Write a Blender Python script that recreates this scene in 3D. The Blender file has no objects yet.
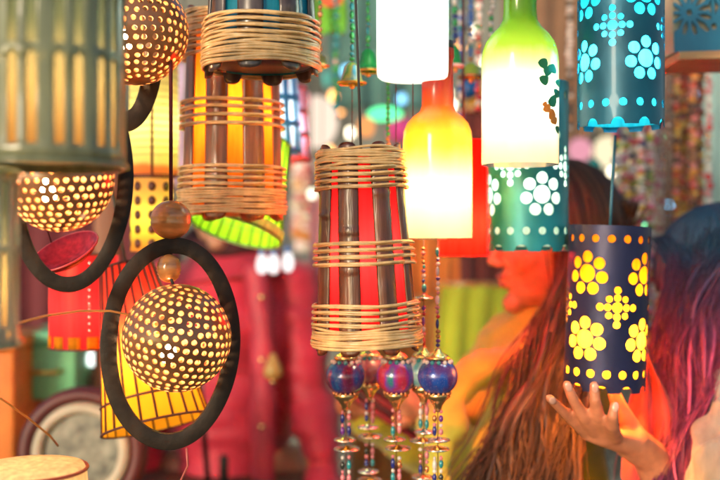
import bpy, bmesh, math, random
from mathutils import Vector, Matrix, Euler, noise
from mathutils.geometry import delaunay_2d_cdt
PI = math.pi; R = math.radians
sin, cos = math.sin, math.cos
rnd = random.Random(7)
S = bpy.context.scene
COL = S.collection
CZ = 1.45                                   # camera height


def P(px, py, d):
    """metres of the photo's point (px, py) at distance d"""
    return Vector(((px - 360) * .001 * d, d, CZ + (240 - py) * .001 * d))


# ------------------------------------------------------------------ materials
class NT:
    def __init__(s, name):
        s.m = bpy.data.materials.new(name); s.m.use_nodes = True
        s.t = s.m.node_tree; s.t.nodes.clear()
        s.out = s.n('ShaderNodeOutputMaterial')

    def n(s, kind, **kw):
        nd = s.t.nodes.new(kind)
        for k, v in kw.items():
            if k.startswith('i_'):
                nd.inputs[k[2:].replace('_', ' ')].default_value = v
            else:
                setattr(nd, k, v)
        return nd

    def l(s, a, b): s.t.links.new(a, b)

    def ramp(s, fac, stops, interp='LINEAR'):
        r = s.n('ShaderNodeValToRGB'); e = r.color_ramp.elements; r.color_ramp.interpolation = interp
        while len(e) < len(stops): e.new(.5)
        for q, (p, c) in zip(e, stops): q.position = p; q.color = (*c, 1)
        s.l(fac, r.inputs['Fac']); return r.outputs['Color']

    def coord(s, scale=(1, 1, 1), kind='Object'):
        tc = s.n('ShaderNodeTexCoord'); mp = s.n('ShaderNodeMapping'); mp.inputs['Scale'].default_value = scale
        s.l(tc.outputs[kind], mp.inputs['Vector']); return mp.outputs['Vector']

    def noise(s, vec, scale=5, detail=4):
        nz = s.n('ShaderNodeTexNoise'); nz.inputs['Scale'].default_value = scale; nz.inputs['Detail'].default_value = detail
        s.l(vec, nz.inputs['Vector']); return nz.outputs['Fac']


MATS = {}


def mat(name, col, rough=.5, metal=0, vary=.3, scale=12, stretch=(1, 1, 1), bump=0, coat=0, sheen=0, spec=.5, col2=None, alpha=None):
    """a principled surface whose colour wanders a little"""
    if name in MATS: return MATS[name]
    t = NT(name); b = t.n('ShaderNodeBsdfPrincipled')
    v = t.coord(stretch); f = t.noise(v, scale)
    lo = col2 or tuple(c * (1 - vary) for c in col); hi = tuple(min(1, c * (1 + vary * .6)) for c in col)
    t.l(t.ramp(f, [(.3, lo), (.7, hi)]), b.inputs['Base Color'])
    b.inputs['Roughness'].default_value = rough; b.inputs['Metallic'].default_value = metal
    b.inputs['Coat Weight'].default_value = coat; b.inputs['Coat Roughness'].default_value = .12
    b.inputs['Sheen Weight'].default_value = sheen; b.inputs['Specular IOR Level'].default_value = spec
    if bump:
        bp = t.n('ShaderNodeBump'); bp.inputs['Strength'].default_value = bump; bp.inputs['Distance'].default_value = .004
        t.l(t.noise(v, scale * 2.2, 6), bp.inputs['Height']); t.l(bp.outputs['Normal'], b.inputs['Normal'])
    t.l(b.outputs['BSDF'], t.out.inputs['Surface'])
    MATS[name] = t.m; return t.m


def emit(name, col, s):
    if name in MATS: return MATS[name]
    t = NT(name); e = t.n('ShaderNodeEmission'); e.inputs['Color'].default_value = (*col, 1); e.inputs['Strength'].default_value = s
    t.l(e.outputs['Emission'], t.out.inputs['Surface']); MATS[name] = t.m; return t.m


def lit(name, stops, tr=.6, gloss=.1, rough=.15, zr=None, stripes=None):
    """thin translucent shade (paper, plastic, frosted glass); stops = painted colour along the object's height zr"""
    if name in MATS: return MATS[name]
    t = NT(name)
    if zr:
        tc = t.n('ShaderNodeTexCoord'); sp = t.n('ShaderNodeSeparateXYZ'); t.l(tc.outputs['Object'], sp.inputs['Vector'])
        mr = t.n('ShaderNodeMapRange'); mr.inputs['From Min'].default_value = zr[0]; mr.inputs['From Max'].default_value = zr[1]
        nz = t.noise(t.coord((1, 1, .4)), 40, 3)
        ad = t.n('ShaderNodeMath', operation='MULTIPLY_ADD'); ad.inputs[1].default_value = (zr[1] - zr[0]) * .10
        t.l(nz, ad.inputs[0]); t.l(sp.outputs['Z'], ad.inputs[2]); t.l(ad.outputs[0], mr.inputs['Value'])
        c = t.ramp(mr.outputs['Result'], stops)
    else:
        f = t.noise(t.coord((3, 3, .35)), 45, 5)
        c0 = stops[0][1]
        c = t.ramp(f, [(.3, tuple(k * .62 for k in c0)), (.68, c0)])
    d = t.n('ShaderNodeBsdfDiffuse'); tl = t.n('ShaderNodeBsdfTranslucent'); g = t.n('ShaderNodeBsdfGlossy'); g.inputs['Roughness'].default_value = rough
    t.l(c, d.inputs['Color']); t.l(c, tl.inputs['Color'])
    mx = t.n('ShaderNodeMixShader'); mx.inputs[0].default_value = tr
    t.l(d.outputs[0], mx.inputs[1]); t.l(tl.outputs[0], mx.inputs[2])
    lw = t.n('ShaderNodeFresnel'); lw.inputs['IOR'].default_value = 1.45
    m2 = t.n('ShaderNodeMixShader'); t.l(lw.outputs[0], m2.inputs[0]); t.l(mx.outputs[0], m2.inputs[1]); t.l(g.outputs[0], m2.inputs[2])
    if gloss == 0: t.l(mx.outputs[0], t.out.inputs['Surface'])
    else: t.l(m2.outputs[0], t.out.inputs['Surface'])
    MATS[name] = t.m; return t.m


def beadmat(name, cols, seed=0):
    """enamelled ball: patches of colour, glitter"""
    if name in MATS: return MATS[name]
    t = NT(name); b = t.n('ShaderNodeBsdfPrincipled')
    tc = t.n('ShaderNodeTexCoord'); mp = t.n('ShaderNodeMapping'); mp.inputs['Location'].default_value = (seed * .37, seed * .9, 0)
    mp.inputs['Scale'].default_value = (1, 1, .35)
    t.l(tc.outputs['Object'], mp.inputs['Vector'])
    f = t.noise(mp.outputs['Vector'], 55, 2)
    n = len(cols); c = t.ramp(f, [(.32 + .36 * i / max(1, n - 1), k) for i, k in enumerate(cols)], 'LINEAR')
    vo = t.n('ShaderNodeTexVoronoi'); vo.inputs['Scale'].default_value = 520; t.l(tc.outputs['Object'], vo.inputs['Vector'])
    lt = t.n('ShaderNodeMath', operation='LESS_THAN'); lt.inputs[1].default_value = .22; t.l(vo.outputs['Distance'], lt.inputs[0])
    mx = t.n('ShaderNodeMix', data_type='RGBA'); t.l(lt.outputs[0], mx.inputs['Factor']); t.l(c, mx.inputs['A'])
    mx.inputs['B'].default_value = (.75, .6, .55, 1)
    m3 = t.n('ShaderNodeMath', operation='MULTIPLY'); m3.inputs[1].default_value = .18; t.l(lt.outputs[0], m3.inputs[0]); t.l(m3.outputs[0], mx.inputs['Factor'])
    t.l(mx.outputs['Result'], b.inputs['Base Color']); b.inputs['Roughness'].default_value = .25; b.inputs['Coat Weight'].default_value = .6
    b.inputs['Metallic'].default_value = .15
    t.l(b.outputs[0], t.out.inputs['Surface']); MATS[name] = t.m; return t.m


M_cane = mat('cane', (.74, .48, .22), .34, vary=.35, scale=60, coat=.35)
M_bamboo = mat('dark_bamboo', (.13, .030, .011), .30, vary=.6, scale=22, stretch=(7, 7, .4), coat=.3, bump=.25)
M_bamboo2 = mat('amber_bamboo', (.26, .07, .014), .30, vary=.55, scale=22, stretch=(7, 7, .4), coat=.3, bump=.15)
M_wood = mat('bead_wood', (.55, .23, .065), .28, vary=.4, scale=30, stretch=(1, 1, 5), coat=.8)
M_hoop = mat('dark_hoop_wood', (.022, .015, .011), .6, vary=.5, scale=40, bump=.3, spec=.3)
M_shell = mat('coconut_shell', (.27, .115, .045), .32, vary=.4, scale=30, coat=.4)
M_shell_in = mat('shell_inside', (.75, .44, .20), .7, vary=.15)
M_cord = mat('black_cord', (.02, .018, .016), .5)
M_redcord = mat('maroon_cord', (.10, .012, .02), .6)
M_bluecord = mat('blue_cord', (.02, .10, .16), .5)
M_gold = mat('gold_metal', (.85, .58, .25), .25, metal=1, vary=.15)
M_brass = mat('brass', (.70, .50, .12), .3, metal=.9, vary=.25)
M_silver = mat('silver_metal', (.85, .8, .74), .22, metal=1, vary=.1)
M_black = mat('black_plastic', (.015, .014, .016), .4)
M_white = mat('white_paint', (.8, .79, .75), .5, vary=.06)


# ------------------------------------------------------------------ mesh builder
class MB:
    def __init__(s): s.v = []; s.f = []; s.mi = []; s.cur = 0

    def add(s, vs, fs):
        o = len(s.v); s.v += [Vector(v) for v in vs]
        for f in fs: s.f.append(tuple(i + o for i in f)); s.mi.append(s.cur)
        return s

    def box(s, c, size, rot=None):
        hx, hy, hz = (k / 2 for k in size); M = rot.to_matrix() if rot else Matrix.Identity(3)
        vs = [Vector(c) + M @ Vector((x * hx, y * hy, z * hz)) for x in (-1, 1) for y in (-1, 1) for z in (-1, 1)]
        return s.add(vs, [(0, 1, 3, 2), (4, 6, 7, 5), (0, 4, 5, 1), (2, 3, 7, 6), (0, 2, 6, 4), (1, 5, 7, 3)])

    def lathe(s, prof, seg=32, c=(0, 0, 0), M=None):
        """prof = [(r, z)...] round the z axis"""
        c = Vector(c); vs = []; n = len(prof)
        for i in range(seg):
            a = 2 * PI * i / seg
            for r, z in prof:
                p = Vector((r * sin(a), -r * cos(a), z)); vs.append(c + (M @ p if M else p))
        fs = [(i * n + j, ((i + 1) % seg) * n + j, ((i + 1) % seg) * n + j + 1, i * n + j + 1) for i in range(seg) for j in range(n - 1)]
        return s.add(vs, fs)

    def ell(s, c, r, seg=16, M=None):
        if not hasattr(r, '__len__'): r = (r, r, r)
        c = Vector(c); h = max(5, seg // 2); vs = []; fs = []
        for j in range(h + 1):
            t = PI * j / h
            for i in range(seg):
                a = 2 * PI * i / seg; q = max(sin(t), 1e-4)
                p = Vector((r[0] * q * cos(a), r[1] * q * sin(a), r[2] * cos(t))); vs.append(c + (M @ p if M else p))
        for j in range(h):
            for i in range(seg):
                fs.append((j * seg + i, (j + 1) * seg + i, (j + 1) * seg + (i + 1) % seg, j * seg + (i + 1) % seg))
        return s.add(vs, fs)

    def tube(s, pts, r, seg=8, closed=False, flat=None):
        pts = [Vector(p) for p in pts]; n = len(pts)
        rs = r if hasattr(r, '__len__') else [r] * n
        vs = []; up = None
        for i, p in enumerate(pts):
            a = pts[(i - 1) % n] if (closed or i) else p; b = pts[(i + 1) % n] if (closed or i < n - 1) else p
            d = (b - a).normalized()
            if up is None: up = d.orthogonal().normalized() if abs(d.z) > .9 else Vector((0, 0, 1))
            x = d.cross(up)
            if x.length < 1e-5: x = d.orthogonal()
            x.normalize(); y = x.cross(d).normalized()
            if not closed: up = y
            for k in range(seg):
                t = 2 * PI * k / seg; q = rs[i]
                vs.append(p + x * (q * cos(t) * (flat or 1)) + y * (q * sin(t)))
        m = n if closed else n - 1
        fs = [(i * seg + k, i * seg + (k + 1) % seg, ((i + 1) % n) * seg + (k + 1) % seg, ((i + 1) % n) * seg + k) for i in range(m) for k in range(seg)]
        if not closed:
            fs += [tuple(range(seg))[::-1], tuple((n - 1) * seg + k for k in range(seg))]
        return s.add(vs, fs)

    def caps(s, pts, rs, seg=12):
        """tube with a ball on every joint (for remeshed bodies)"""
        pts = [Vector(p) for p in pts]
        for a, b, ra, rb in zip(pts, pts[1:], rs, rs[1:]):
            s.tube([a, b], [ra, rb], seg)
        for p, q in zip(pts, rs): s.ell(p, q, seg)
        return s

    def build(s, name, m, parent=None, smooth=True, loc=None, solid=None, bevel=None, sub=0, rim=None):
        me = bpy.data.meshes.new(name); me.from_pydata([tuple(v) for v in s.v], [], s.f); me.update()
        bm = bmesh.new(); bm.from_mesh(me); bmesh.ops.recalc_face_normals(bm, faces=bm.faces); bm.to_mesh(me); bm.free()
        for mm in (m if isinstance(m, (list, tuple)) else [m]): me.materials.append(mm)
        for p, k in zip(me.polygons, s.mi): p.material_index = k
        o = bpy.data.objects.new(name, me); COL.objects.link(o)
        if parent: o.parent = parent
        if loc is not None: o.location = loc
        if smooth:
            me.polygons.foreach_set('use_smooth', [True] * len(me.polygons))
        if solid:
            md = o.modifiers.new('thick', 'SOLIDIFY'); md.thickness = solid; md.offset = -1
            if rim is not None: md.material_offset = rim; md.material_offset_rim = rim
        if bevel:
            md = o.modifiers.new('bevel', 'BEVEL'); md.width = bevel; md.segments = 2; md.limit_method = 'ANGLE'
        if sub:
            md = o.modifiers.new('sub', 'SUBSURF'); md.levels = sub; md.render_levels = sub
        return o


def bake(o):
    dg = bpy.context.evaluated_depsgraph_get(); dg.update()
    m = bpy.data.meshes.new_from_object(o.evaluated_get(dg)); o.modifiers.clear(); o.data = m
    m.polygons.foreach_set('use_smooth', [True] * len(m.polygons)); return o


def flesh(mb, name, m, parent, vox=.006, it=6):
    """fuse overlapping shapes into one continuous surface"""
    o = mb.build(name, m, parent)
    r = o.modifiers.new('r', 'REMESH'); r.mode = 'VOXEL'; r.voxel_size = vox
    q = o.modifiers.new('s', 'SMOOTH'); q.factor = .5; q.iterations = it
    return bake(o)


def tag(o, label=None, cat=None, group=None, kind=None):
    if label: o['label'] = label
    if cat: o['category'] = cat
    if group: o['group'] = group
    if kind: o['kind'] = kind
    return o


def thing(name, loc, label, cat, group=None, rot=(0, 0, 0)):
    o = bpy.data.objects.new(name, None); COL.objects.link(o); o.location = loc; o.rotation_euler = rot
    o.empty_display_size = .02
    return tag(o, label, cat, group)


def copy_tree(o, parent=None):
    c = o.copy(); COL.objects.link(c)
    if parent: c.parent = parent
    for ch in list(o.children): copy_tree(ch, c)
    return c


def bulb(parent, loc, m, r=.014):
    b = MB().lathe([(0.0001, -r), (r * .55, -r * .82), (r * .95, -r * .3), (r, r * .1), (r * .8, r * .75), (r * .45, r * 1.5), (r * .4, r * 1.9), (.0001, r * 1.9)], 14, loc)
    return b.build('bulb', m, parent)


# ------------------------------------------------------------------ pierced sheets
def circ(cx, cy, r, n=14, ry=None):
    return ('c', cx, cy, r, ry or r, [(cx + r * cos(2 * PI * k / n), cy + (ry or r) * sin(2 * PI * k / n)) for k in range(n)])


def poly(pts): return ('p', 0, 0, 0, 0, pts)


def inside(h, x, y):
    if h[0] == 'c': return ((x - h[1]) / h[3]) ** 2 + ((y - h[2]) / h[4]) ** 2 < .97
    pts = h[5]; r = False; j = len(pts) - 1
    for i in range(len(pts)):
        (xi, yi), (xj, yj) = pts[i], pts[j]
        if (yi > y) != (yj > y) and x < (xj - xi) * (y - yi) / (yj - yi) + xi: r = not r
        j = i
    return r


def sheet(u0, u1, v0, v1, nu, nv, holes, fmap):
    """flat rectangle with openings, triangulated and then bent by fmap(u, v)"""
    pts = []; ed = []
    boxes = []
    for h in holes:
        xs = [p[0] for p in h[5]]; ys = [p[1] for p in h[5]]; boxes.append((min(xs), max(xs), min(ys), max(ys)))
    for i in range(nu + 1):
        for j in range(nv + 1):
            x = u0 + (u1 - u0) * i / nu; y = v0 + (v1 - v0) * j / nv
            if 0 < i < nu and 0 < j < nv:
                if any(b[0] - .0006 < x < b[1] + .0006 and b[2] - .0006 < y < b[3] + .0006 for b in boxes): continue
            pts.append((x, y))
    a = len(pts); pts += [(u0, v0), (u1, v0), (u1, v1), (u0, v1)]; ed += [(a, a + 1), (a + 1, a + 2), (a + 2, a + 3), (a + 3, a)]
    for h in holes:
        a = len(pts); n = len(h[5]); pts += h[5]; ed += [(a + k, a + (k + 1) % n) for k in range(n)]
    vs, es, fs, *_ = delaunay_2d_cdt([Vector(p) for p in pts], ed, [], 0, 1e-7)
    out = []
    cell = {}
    for k, b in enumerate(boxes):
        for ix in range(int(b[0] // .02), int(b[1] // .02) + 1): cell.setdefault(ix, []).append(k)
    for f in fs:
        x = sum(vs[i].x for i in f) / len(f); y = sum(vs[i].y for i in f) / len(f)
        if not (u0 < x < u1 and v0 < y < v1): continue
        if any(boxes[k][0] <= x <= boxes[k][1] and boxes[k][2] <= y <= boxes[k][3] and inside(holes[k], x, y) for k in cell.get(int(x // .02), [])): continue
        out.append(tuple(f))
    used = sorted({i for f in out for i in f}); ix = {k: n for n, k in enumerate(used)}
    return [fmap(vs[k].x, vs[k].y) for k in used], [tuple(ix[i] for i in f) for f in out]


def weld(o, d=1e-5):
    bm = bmesh.new(); bm.from_mesh(o.data); bmesh.ops.remove_doubles(bm, verts=bm.verts, dist=d); bmesh.ops.recalc_face_normals(bm, faces=bm.faces)
    bm.to_mesh(o.data); bm.free(); o.data.polygons.foreach_set('use_smooth', [True] * len(o.data.polygons))


def flower(u, v, k, n=7, ph=0):
    hs = [circ(u, v, 8.8 * k, 20)]
    for i in range(n):
        a = PI / 2 + ph + 2 * PI * i / n
        hs.append(circ(u + 16.0 * k * cos(a), v + 16.0 * k * sin(a), 5.85 * k, 16))
    return hs


def diamond(u, v, k):
    hs = [circ(u, v, 5.0 * k, 14)]
    for dx, dy in ((1, 0), (-1, 0), (0, 1), (0, -1)):
        hs += [circ(u + dx * 9.2 * k, v + dy * 9.2 * k, 3.4 * k, 12), circ(u + dx * 16.6 * k, v + dy * 16.6 * k, 3.5 * k, 12)]
    for dx, dy in ((1, 1), (-1, 1), (1, -1), (-1, -1)): hs.append(circ(u + dx * 7.9 * k, v + dy * 7.9 * k, 3.1 * k, 12))
    return hs


def pierced_lamp(label, cx, ybot, ytop, rpx, d, f0, frows, drows, dots, m_out, liner, bm_, bz, cord, rot=(0, 0, 0), ytopc=-420, nscal=10, under=None, petals=7, scal=True):
    k = .001 * d; Rr = rpx * k; H = (ybot - ytop) * k
    t = thing('pierced_lamp', P(cx, ybot, d), label, 'lamp', 'pierced cylinder lamps', rot)
    hs = []
    w = 2 * PI * Rr; U = lambda a: R(a) * Rr
    for y in frows:
        for q in range(4):
            a = (f0 + 90 * q + 180) % 360 - 180
            if abs(a) > 150: a += 0
            hs += [h for h in flower(U(a), (ybot - y) * k, k, petals)]
    for y in drows:
        for q in range(4):
            a = (f0 + 45 + 90 * q + 180) % 360 - 180
            hs += diamond(U(a), (ybot - y) * k, k)
    for y in dots:
        for q in range(16): hs.append(circ(U(-180 + 11.25 + 22.5 * q), (ybot - y) * k, 3.9 * k, 14))
    if scal:
        for q in range(nscal): hs.append(circ(U(-180 + 180 / nscal + 360 / nscal * q), 0, 6.6 * k, 18))
    hs = [h for h in hs if -w / 2 + .001 < min(p[0] for p in h[5]) and max(p[0] for p in h[5]) < w / 2 - .001 and max(p[1] for p in h[5]) < H - .001]
    vs, fs = sheet(-w / 2, w / 2, 0, H, 56, 14, hs, lambda u, v: Vector((Rr * sin(u / Rr), -Rr * cos(u / Rr), v)))
    o = MB().add(vs, fs).build('shade', m_out, t, solid=.0011); weld(o); o.modifiers.new('es', 'EDGE_SPLIT').split_angle = R(40)
    MB().lathe([(Rr - .0035, .006), (Rr - .0035, H)], 48).build('liner', liner, t)
    c = MB()
    c.lathe([(.0001, H), (Rr - .001, H - .0005), (Rr - .001, H - .003), (.0001, H - .003)], 40)
    c.build('top_plate', m_out, t)
    c = MB(); c.tube([(0, 0, H), (0, 0, H + .25 * (ytop - ytopc) * k), (.002, 0, (ybot - ytopc) * k)], .0021, 6); c.build('cord', cord, t)
    if under:
        MB().tube([(under[0] * k, -.004, .01), (under[0] * k, 0, -under[1] * k)], .0024, 6).build('lower_cord', cord, t)
    bulb(t, (0, 0, bz * H), bm_, .013)
    MB().lathe([(.012, bz * H + .022), (.015, bz * H + .026), (.015, bz * H + .05), (.0001, bz * H + .052)], 14).build('socket', M_black, t)
    return t


# ------------------------------------------------------------------ wicker slat lamps
def wicker(label, cb, ct, yb, yt, rb, rt, d, liner, bm_, bands, slat_m, ph=-18, group='bamboo slat lamps bound with cane', bz=.35, cord=M_cord, ctop=-300, n=8, sw=13.2, seed=1, floor=None, cordx=0):
    k = .001 * d; H = (yb - yt) * k; Rb, Rt = rb * k, rt * k; rg = random.Random(seed)
    t = thing('wicker_lamp', P(cb, yb, d), label, 'lamp', group, (0, math.atan2(ct - cb, yb - yt), 0))
    rad = lambda z: Rb + (Rt - Rb) * z / H
    for q in range(n):
        a0 = R(ph + 360 / n * q + rg.uniform(-2, 2)); wa = R(sw * rg.uniform(.93, 1.06)); nw, nh = 10, 60; zn = [rg.uniform(.1, .9) * H for _ in range(2)]; vs = []; fs = []
        e0 = .011; e1 = .0095
        for j in range(nh + 1):
            for i in range(nw + 1):
                s = -1 + 2 * i / nw; rr = math.sqrt(max(0, 1 - (abs(s) ** 2.6)))
                z0 = -e0 * rr + .004; z1 = H - .004 + e1 * rr; z = z0 + (z1 - z0) * j / nh
                r = rad(z) - .0032 + .0034 * (1 - s * s) + sum(.0013 * math.exp(-((z - c) / .0022) ** 2) for c in zn) + .0005 * noise.noise(Vector((q * 9, s * 2, z * 60)))
                a = a0 + s * wa * Rb / (Rb * .35 + rad(z) * .65)
                vs.append((r * sin(a), -r * cos(a), z))
        for j in range(nh):
            for i in range(nw): fs.append((j * (nw + 1) + i, j * (nw + 1) + i + 1, (j + 1) * (nw + 1) + i + 1, (j + 1) * (nw + 1) + i))
        MB().add(vs, fs).build('slat', slat_m, t, solid=.0022)
    MB().lathe([(Rb - .0075, .004), (Rt - .0075, H - .004)], 48).build('liner', liner, t)
    for rows, flat in bands:
        b = MB()
        for zz in rows:
            z = zz * k
            for ph2 in (0, PI):
                pts = []; N = 112; jit = rg.uniform(-.2, .2)
                for i in range(N):
                    a = 2 * PI * i / N; w = cos(n / 2 * (a - R(ph)) + ph2 + rg.uniform(-.03, .03) )
                    r = rad(z) + .0018 + .0022 * w
                    dz = .00125 * (1 if ph2 else -1) * abs(sin(n / 4 * (a - R(ph)) + ph2 / 2 + .5)) + .0003 * sin(3 * a + zz + jit)
                    pts.append((r * sin(a), -r * cos(a), z + dz))
                b.tube(pts, .00165 * rg.uniform(.9, 1.12), 6, closed=True)
        if flat:
            z0, z1 = flat[0] * k, flat[1] * k; m = max(3, int((z1 - z0) / .0027))
            for q in range(m + 1):
                z = z0 + (z1 - z0) * q / m; N = 90; o1 = rg.uniform(0, 6); o2 = rg.uniform(0, 6); am = rg.uniform(.0003, .0011)
                pts = []
                for i in range(N):
                    a = 2 * PI * i / N; r = rad(z) + .0022 + .0006 * sin(2 * a + o1) + .0005 * sin(5 * a + o2)
                    pts.append((r * sin(a), -r * cos(a), z + am * sin(3 * a + o1) + am * .7 * sin(4 * a + o2)))
                b.tube(pts, .0018 * rg.uniform(.85, 1.1), 6, closed=True)
        b.build('cane_band', M_cane, t)
    if floor:
        MB().lathe([(.0001, .006), (Rb - .008, .006), (Rb - .008, .009), (.0001, .009)], 40).build('bottom_plate', floor, t)
    MB().tube([(cordx * k, 0, H * .55), (cordx * k, 0, H), (cordx * k + .001, 0, (yb - ctop) * k)], .0016, 6).build('cord', cord, t)
    bulb(t, (0, 0, bz * H), bm_, .013)
    return t


L_red = lit('red_paper', [(0, (.80, .022, .032))], .62, gloss=0)
L_org = lit('orange_paper', [(0, (.90, .30, .03))], .62, gloss=0)
L_blue = lit('blue_film', [(0, (.02, .30, .42))], .35, gloss=1)
B_red = emit('bulb_warm', (1, .50, .28), 62)
B_org = emit('bulb_amber', (1, .50, .13), 62)
B_white = emit('bulb_white', (1, .92, .76), 30)
B_cool = emit('bulb_cool', (.75, .98, 1), 105)
B_yel = emit('bulb_yellow', (1, .40, .06), 520)
B_globe = emit('bulb_globe', (1, .60, .30), 105)
B_dim = emit('bulb_dim', (.6, .9, 1), 14)

wicker('tapered bamboo slat lamp with glowing red lining and cane bands, hanging in the centre', 367, 360, 345, 150, 53, 41.5, 1.12, L_red, B_red,
       [([23.5, 29.5, 35.5, 41.5], (1.5, 19)), ([82, 89, 95.5, 102], None), ([157, 163, 169, 175], (179, 194))], M_bamboo, -18, bz=.45, seed=3, cordx=1)
wicker('tapered bamboo slat lamp with glowing orange lining, hanging behind blue one', 232, 232, 215, 15, 52, 46, 1.26, L_org, B_org,
       [([29, 35, 41, 46], (1.5, 24)), ([87, 95, 103, 110], None), ([156, 162, 168, 174], (178, 199))], M_bamboo2, -12, bz=.5, seed=5)
wicker('bamboo slat lamp with dark teal lining, cut by the top of the photo', 261, 261, 71, -135, 57, 46, 1.1, L_blue, B_dim,
       [([29, 35, 41, 47], (2, 25)), ([90, 97, 104, 110], None), ([160, 166, 172, 178], (182, 205))], mat('umber_bamboo', (.075, .05, .045), .3, vary=.5, scale=26, stretch=(6, 6, .5), coat=.3), -5, bz=.6, seed=8, floor=mat('navy_board', (.015, .03, .06), .5))


# ------------------------------------------------------------------ globe pendants
def globe_mesh(Rr):
    hs = []; a = R(3.05); step = R(9.35)
    rows = range(-8, 9)
    for j in rows:
        la = j * step
        n = int(round(2 * PI * cos(la) / (step * 1.03)))
        for i in range(n):
            lo = -PI + (i + (.27 if j % 2 else .73)) * 2 * PI / n
            lo += rnd.uniform(-.022, .022); rx = a / cos(la) * rnd.uniform(.84, 1.08)
            if abs(lo) + rx > PI - .01: continue
            hs.append(circ(lo, la + rnd.uniform(-.018, .018), rx, 16, a * rnd.uniform(.86, 1.06)))

    def f(u, v):
        v = max(-PI / 2 + 1e-3, min(PI / 2 - 1e-3, v))
        return Vector((Rr * cos(v) * sin(u), -Rr * cos(v) * cos(u), Rr * sin(v)))
    return sheet(-PI, PI, -PI / 2, PI / 2, 72, 36, hs, f)


def globe_pendant(label, c, d, hoop, hrot, tilt, rg=54, beads=True, cx=None, top=-300):
    """shell globe with rows of holes inside a round wooden hoop; c = pixel centre of the globe; hoop = (cx, cy, r)"""
    k = .001 * d
    hc = P(hoop[0], hoop[1], d); t = thing('globe_pendant', hc, label, 'lamp', 'pierced shell globe lamps in hoops')
    ha, hr = hoop[2] * k, hoop[3] * k; th = hoop[4] * k; w = .0042
    hb = MB(); vs = []; N = 120; prof = [(0, -w), (.0012, -w - .0008), (th - .0012, -w - .0008), (th, -w), (th, w), (th - .0012, w + .0008), (.0012, w + .0008), (0, w)]
    Mr = Euler((0, R(hoop[5]), R(hrot))).to_matrix()
    for i in range(N):
        a = 2 * PI * i / N; wob = 1 + .006 * sin(2 * a + c[0]) + .003 * sin(5 * a)
        for o, y in prof: vs.append(Mr @ Vector(((ha - o) * wob * sin(a), y, (hr - o) * wob * cos(a))))
    n8 = len(prof); hb.add(vs, [(i * n8 + q, ((i + 1) % N) * n8 + q, ((i + 1) % N) * n8 + (q + 1) % n8, i * n8 + (q + 1) % n8) for i in range(N) for q in range(n8)])
    o = hb.build('hoop', M_hoop, t); o.modifiers.new('es', 'EDGE_SPLIT').split_angle = R(50)
    gc = P(c[0], c[1], d - .024) - hc; Rg = rg * .001 * (d - .024)
    vs, fs = globe_mesh(Rg)
    g = MB().add(vs, fs).build('globe', [M_shell, M_shell_in], t, loc=gc, solid=.0026, rim=1); weld(g, 2e-5); g.modifiers.new('es', 'EDGE_SPLIT').split_angle = R(40); g.rotation_euler = tilt
    b = bulb(g, (0, 0, 0), B_globe, .0085); b.location = Euler(tilt).to_matrix().inverted() @ Vector((-.006, -.016, -.018))
    zt = hr; bx = 0.0; by = -.012
    if beads:
        def bead(name, z, rx, rz, groove):
            pr = []
            for i in range(25):
                a = -PI / 2 + PI * i / 24; r = max(rx * cos(a), .0004); zz = rz * sin(a)
                for gz in groove:
                    if abs(zz - gz) < .0012: r -= .0011
                pr.append((r, z + zz))
            return MB().lathe(pr, 28, (bx, by if z < hr else 0, 0)).build(name, M_wood, t)
        bead('bead', zt + .020, .0225, .0215, [0])
        bead('bead', hr - th - .0155, .0137, .0155, [-.008, -.004, 0, .004, .008])
        zt = zt + .04
    MB().tube([(0, 0, zt - .01), (-.001, 0, zt + (hoop[1] - top) * k)], .0021, 6).build('cord', M_redcord, t)
    MB().tube([(0, 0, hr - th), (0, by, hr - th - .02), (gc.x * .6, gc.y, gc.z + Rg)], .0016, 6).build('inner_cord', M_cord, t)
    return t


gp = globe_pendant('brown pierced shell globe glowing inside a whole dark hoop under a round wooden bead', (177, 338), 1.1, (171, 343.5, 69, 105.5, 16, 2), 12, (R(6), R(14), R(10)))
# loose flex below the hoop
MB().tube([(.017, .0, -.115), (.018, .002, -.135), (.010, .004, -.152), (-.004, .004, -.165), (-.02, .004, -.172)], .0012, 6).build('flex', mat('pink_flex', (.5, .12, .10), .4), gp)
globe_pendant('brown pierced shell globe half hidden by the green lamp, its dark hoop showing below', (59, 178), 1.02, (71, 181, 61, 111, 15.5, 3), 14, (R(4), R(-6), R(40)), 54, True)
globe_pendant('brown pierced shell globe at the top edge with a narrow hoop turned edge on', (134, 31), 1.14, (118, 26, 45, 105, 20, -4), 20, (R(-8), R(10), R(90)), 54, True)

# ------------------------------------------------------------------ bottle lamps
def bottle(label, cx, yb, prof, d, m, bm_, bz, decals=None, group='coloured glass bottle lamps', top=-260, cat='lamp', br=.013):
    k = .001 * d; t = thing('bottle_lamp', P(cx, yb, d), label, cat, group)
    pr = [(r * k, (yb - y) * k) for r, y in prof]
    MB().lathe(pr, 56).build('glass', m, t)
    zt = pr[-1][1]
    MB().tube([(0, 0, zt - .02), (0, 0, zt), (0, 0, zt + (prof[-1][1] - top) * k)], .0018, 6).build('cord', M_cord, t)
    MB().lathe([(.0001, zt + .006), (pr[-1][0] + .0015, zt + .005), (pr[-1][0] + .0015, zt - .006), (.0001, zt - .006)], 28).build('stopper', M_black, t)
    bulb(t, (0, 0, bz * k), bm_, br)
    return t, pr, k


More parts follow.
